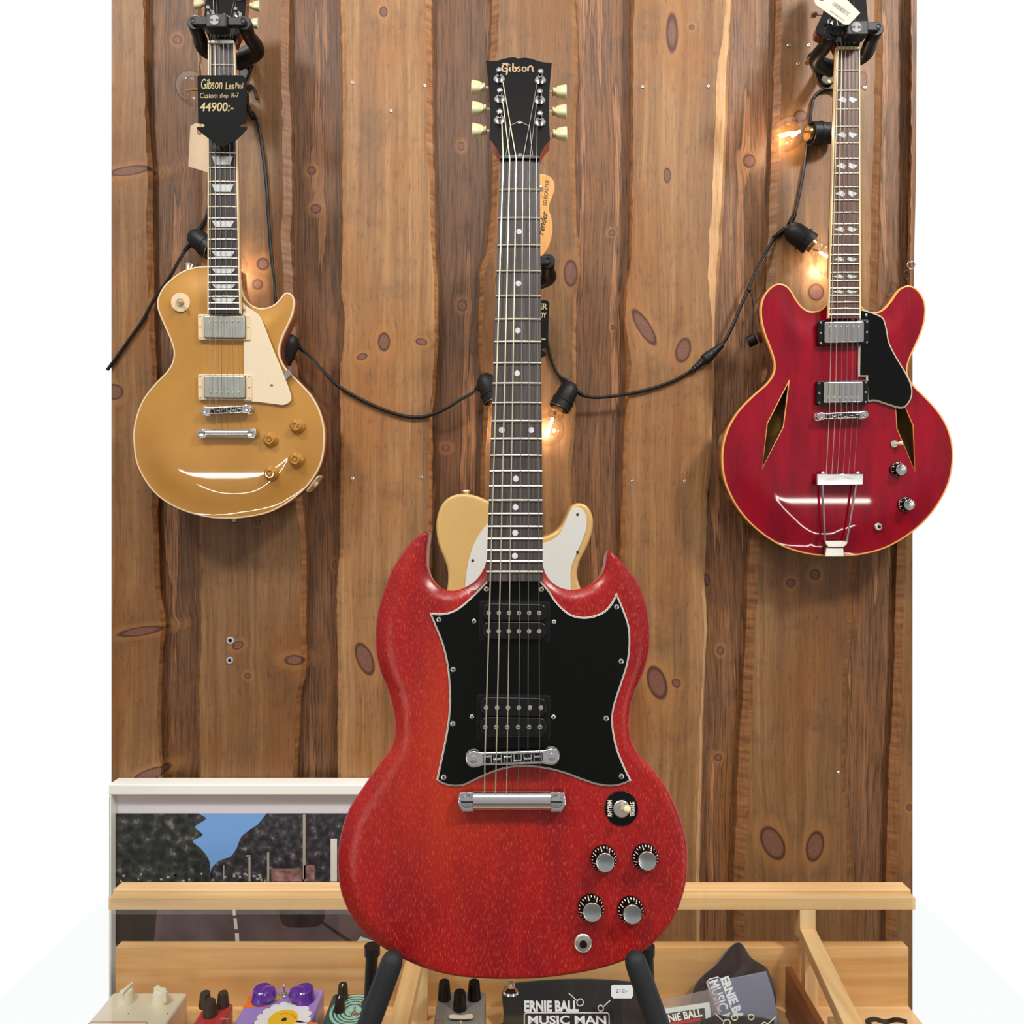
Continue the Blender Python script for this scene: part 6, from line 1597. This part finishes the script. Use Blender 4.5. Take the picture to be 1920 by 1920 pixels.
# black packed t-shirt with print, leaning back
def onfloor(F, pts, n, lift=.0015):
    out = []
    for u, v in pts:
        z = (F.M @ Vector((u, v, n))).z; lim = FLR+lift
        if z < lim: v += (lim-z)/F.M[2][1]
        out.append((u, v))
    return out
def slab(F, pts, n0, n1, mats, name, g, r=.003, sm=True, m=0):
    mb = MB(F); q = ccw(onfloor(F, F.pp(catmull(pts, True, 4) if sm else pts, n1), n0)); mb.prism(q, n0, n1, m, r); return mb.build(name, mats, g, g, smooth=50)
CLOTHB = plain('black_cotton', '#0b0d12', .85, noise=.3, bump=.3, nscale=90, sheen=.2)
f1 = Frame(1075, 1890, 1.115, tilt=38)
g = thing('t_shirt', f1, 'folded black t-shirt with white printed lettering under the red guitar', 't-shirt')
sl_ = slab(f1, [(946, 1850), (1000, 1838), (1100, 1834), (1190, 1840), (1214, 1850), (1220, 1900), (1225, 1990), (1080, 2000), (950, 1995), (944, 1900)], -.022, 0, CLOTHB, 'folded_shirt', g, .006)
mb = MB(f1)
def t1(s, x0, y0, x1, y1, bold=.02, shear=0, rot=0): a = f1.p(x0, y1); b_ = f1.p(x1, y0); mb.text(s, (a[0], a[1], b_[0], b_[1]), .0002, bold=bold, shear=shear)
t1('ERNIE BALL', 983, 1876, 1084, 1897, .045); t1('MUSIC MAN', 990, 1904, 1136, 1921, .03)
rr = ccw(f1.pp([(x, y) for x, y in rrect(983, 1899, 1142, 1926, 5)])); mb.tube([(a, b2, .0004) for a, b2 in rr+[rr[0]]], .0009, 5)
def guitar_mark(x, y, s, fl, M=None, Ff=None, z=.0002):
    """little outline of crossed instruments beside the lettering"""
    Ff = Ff or f1
    P_ = lambda pts: [Ff.p(x+a*s*fl, y+b2*s) for a, b2 in pts]
    (M or mb).stroke(P_([(0, 0), (6, 5), (12, 11), (16, 14)]), .0012, z, z+.0002)
    q = P_(catmull([(16, 12), (21, 10), (25, 14), (24, 20), (18, 22), (14, 18)], True, 3)); (M or mb).tube([(a, b2, z+.0002) for a, b2 in q+[q[0]]], .0008, 5)
guitar_mark(1066, 1862, 1.1, 1); guitar_mark(1144, 1876, .9, -1)
mb.build('printed_lettering', plain('white_ink', '#d9dbe2', .6), sl_, g, smooth=0)
f1b = Frame(1080, 1865, 1.098, tilt=38)
slv = thing('price_label', Frame(1166, 1858, 1.085, tilt=30), 'small white price label reading 210 on top of the black t-shirt', 'price label')
fl_ = Frame(1166, 1858, 1.085, tilt=30); mb = MB(fl_); mb.prism(fl_.pp(rrect(1146, 1847, 1187, 1870, 4)), -.001, 0); mb.prism(fl_.pp([(1148, 1868), (1186, 1868), (1184, 1872), (1150, 1872)]), -.0008, -.0001)
lb_ = mb.build('label_card', plain('label_white', '#dfe3ea', .6), slv)
mb = MB(fl_); a = fl_.p(1155, 1861); b_ = fl_.p(1176, 1854); mb.text('210:-', (a[0], a[1], b_[0], b_[1]), .0001); mb.build('price_print', INK, lb_, slv, smooth=0)
# dark purple cloth against the back board
f2 = Frame(1400, 1850, 1.138, tilt=12)
g = thing('cloth', f2, 'crumpled dark purple cloth leaning on the back board behind the plastic bags', 'cloth')
VEL = plain('dark_plum_velvet', '#231019', .9, noise=.3, bump=.25, nscale=30, sheen=.5)
out_ = ccw(onfloor(f2, f2.pp(catmull([(1303, 1862), (1318, 1838), (1348, 1812), (1372, 1782), (1388, 1772), (1398, 1778), (1412, 1800), (1440, 1818), (1448, 1832), (1456, 1850), (1460, 1900), (1455, 2000), (1400, 2010), (1300, 2000), (1296, 1900)], True, 5), 0), -.017, .004))
def fold_h(d, i, x, y): return .010*(1-np.clip(d/.02, 0, 1))**2+.004*(np.sin(x*90+y*40)+np.sin(y*130-x*60))*np.clip(d/.02, 0, 1)+.004
mb = MB(f2); body_mesh(mb, out_, fold_h, .016, step=.005, rings=(.002, .005, .009), n_top=.004, back_r=.002); mb.build('draped_cloth', VEL, g, g, smooth=80)
# lavender-grey bag standing at an angle
f3 = Frame(1400, 1880, 1.100, tilt=30, roll=14)
g = thing('plastic_bag', f3, 'lavender-grey plastic bag with sideways white lettering in front of the plum cloth', 'plastic bag')
LAV = plain('lavender_film', '#75798f', .35, coat=.5, noise=.06, nscale=20)
bg_ = slab(f3, [(1325, 1840), (1382, 1832), (1437, 1821), (1450, 1860), (1464, 1930), (1466, 2000), (1345, 2000), (1340, 1920)], -.006, 0, LAV, 'bag', g, .001, False)
mb = MB(f3)
def rt3(s, p0, p1, h, bold=.02): rot_text(mb, f3, s, p0, p1, h, .0003, 0, bold)
rt3('MUSIC MAN', (1337, 1838), (1375, 1945), 20, .02); rt3('ERNIE BALL', (1358, 1832), (1396, 1930), 17, .045)
q = ccw(f3.pp([(1325, 1842), (1330, 1836), (1346, 1832), (1351, 1836), (1388, 1940), (1366, 1948)])); mb.tube([(a, b2, .0004) for a, b2 in q+[q[0]]], .0009, 5)
mb.build('printed_lettering', plain('white_ink_b', '#e2e2ea', .6), bg_, g, smooth=0)
# clear bag with a framed patch
f4 = Frame(1290, 1890, 1.085, tilt=30, roll=6)
g = thing('plastic_bag', f4, 'clear plastic bag holding a black patch with a white border, beside the stand leg', 'plastic bag')
cb_ = slab(f4, [(1224, 1878), (1300, 1862), (1345, 1852), (1352, 1900), (1362, 2000), (1215, 2000)], -.003, 0, clear('clear_film', (.92, .92, .94, 1), 1.45, mul=1.2, milk=.28, milkc='#b9a9a6'), 'bag', g, .0006, False)
mb = MB(f4); mb.prism(onfloor(f4, f4.pp([(1226, 1894), (1330, 1879), (1335, 1925), (1339, 1990), (1222, 1990)], .0005), 0), .0002, .0006, 0); mb.prism(f4.pp([(1232, 1903), (1321, 1890), (1327, 1950), (1228, 1950)], .001), .0006, .0009, 1)
pt_ = mb.build('patch', [plain('patch_white', '#cfd3d2', .6), plain('patch_dark', '#3a3b38', .7)], g, g, smooth=0)
mb = MB(f4); rot_text(mb, f4, 'ERNIE BALL', (1236, 1913), (1316, 1898), 12, .0011, 0, .03); mb.build('patch_lettering', plain('patch_ink', '#e6e6e2', .6), pt_, g, smooth=0)
mb = MB(f4); mb.prism(f4.pp([(1234, 1921), (1312, 1908), (1314, 1914), (1236, 1926)], .001), .001, .0013); mb.build('patch_stripe', plain('patch_red', '#b12a35', .6), pt_, g, smooth=0)
# front card with cream-outlined lettering
f5 = Frame(1400, 1915, 1.07, tilt=30)
g = thing('printed_pack', f5, 'flat black pack with cream-outlined mark at the bottom edge, in front of the lavender bag', 'printed pack')
pk_ = slab(f5, [(1318, 1914), (1345, 1902), (1372, 1908), (1400, 1904), (1430, 1908), (1452, 1914), (1452, 1990), (1318, 1990)], -.004, 0, plain('black_card', '#101012', .5), 'pack', g, .001, False)
mb = MB(f5)
CRM = plain('cream_ink', '#e3dcc6', .6)
guitar_mark(1340, 1900, 1.15, 1, mb, f5); guitar_mark(1455, 1906, 1.1, -1, mb, f5)
for (x, y) in ((1377, 1908), (1408, 1907)):
    q = f5.pp(circ((x, y), 5.5, 14, 5)); mb.tube([(a, b2, .0005) for a, b2 in q+[q[0]]], .0008, 5)
mb.build('printed_mark', CRM, pk_, g, smooth=0)
# orange-brown lath leaning across the corner
g = case_thing('wooden_lath', 1500, 1.1, 'thin orange-brown wooden lath lying on edge left of the divider', 'wooden lath')
mb = MB(IDENT); ORW = grain('orange_wood', [(.3, '#7d4420'), (.7, '#a9663a')], (60, 3, 60), .35)
a = [(X(1470, 1.150), 1.150), (X(1481, 1.150), 1.150), (X(1540, 0.99)+.0, .99), (X(1524, 0.99), .99)]
mb.prism([(a[0][0]+.002, a[0][1]), (a[1][0]+.002, a[1][1]), (a[0][0]+.008, a[2][1]), (a[0][0]-.001, a[3][1])], FZ+.0006, top_z(1811, 1.15), 0, .001); mb.build('lath', ORW, g, g)
# cord coil at the right
g = case_thing('cable', 1665, 1.10, 'bit of grey-black cable on the case floor in the right corner', 'cable')
mb = MB(IDENT); P = [W(x, y, Z) for x, y, Z in ((1700, 1916, 1.10), (1680, 1912, 1.11), (1660, 1916, 1.115), (1640, 1911, 1.115), (1626, 1916, 1.11), (1640, 1926, 1.09), (1672, 1925, 1.09))]
P = [(p.x, p.y, max(p.z, FZ+.0035)) for p in P]; mb.tube(catmull(P, False, 6), .0033, 8); mb.build('cord', RUBBER, g, g)

# ---------------------------------------------------------------- unseen glowing loops added behind the camera to make highlights in the lacquer
TUBEL, nt, N, L, b = new_mat('glowing_tube'); setp(b, (1, .97, .92, 1), .5, emit=(1.0, 0.94, 0.85, 1), es=45.0)
def highlight_loop(x, y, z, w, h, label, mirror=1):
    F = Frame(0, 0, 0, M=Matrix.Translation((x, y, z)) @ Matrix.Rotation(math.pi/2, 4, 'X'))
    g = thing('highlight_loop', F, label, 'lamp')
    pts = [(-w, h*.5, 0), (w*.85, h*.5, 0), (w, h*.42, 0)]+[(w*math.cos(math.radians(a)), h*.30+h*.8*math.sin(math.radians(a)), 0) for a in range(-8, -176, -14)]
    mb = MB(F); mb.tube([(p[0]*mirror, p[1], 0) for p in pts], 0.0095, 8); mb.build('highlight_tube', TUBEL, g, g)
    mb = MB(F); mb.tube([(0, -h*.5, 0.0), (0, -z+.02, 0)], .012, 10); mb.box(-.12, .12, -z, -z+.02, -.12, .12, 0, .005); mb.build('highlight_loop_stand', TUBE, g, g)
highlight_loop(-1.24, -1.0, 1.17, .36, .60, 'added loop-shaped highlight tube on a floor stand, left behind the viewer')
highlight_loop(1.45, -1.0, 0.95, .25, .80, 'added loop-shaped highlight tube on a floor stand, right behind the viewer', -1)

# small ring and dark fob hanging at the right end of the wall
kf = Frame(1704, 505, 1.330)
g = thing('key_ring', kf, 'small chrome ring with a dark oval fob hanging at the far right of the wall', 'key ring')
mb = MB(kf); q = [(*kf.p(1708+7*math.cos(t/8*math.pi), 497+7*math.sin(t/8*math.pi)), 0.0) for t in range(17)]; mb.tube(q, .0012, 8); mb.build('ring', CHROME, g, g)
mb = MB(kf); q = [(*kf.p(1699+4.5*math.cos(t/8*math.pi), 516+8*math.sin(t/8*math.pi)), 0.0) for t in range(17)]; mb.tube(q, .0014, 8); mb.build('fob', plain('dark_bronze', '#3a3326', .4, .7), g, g)
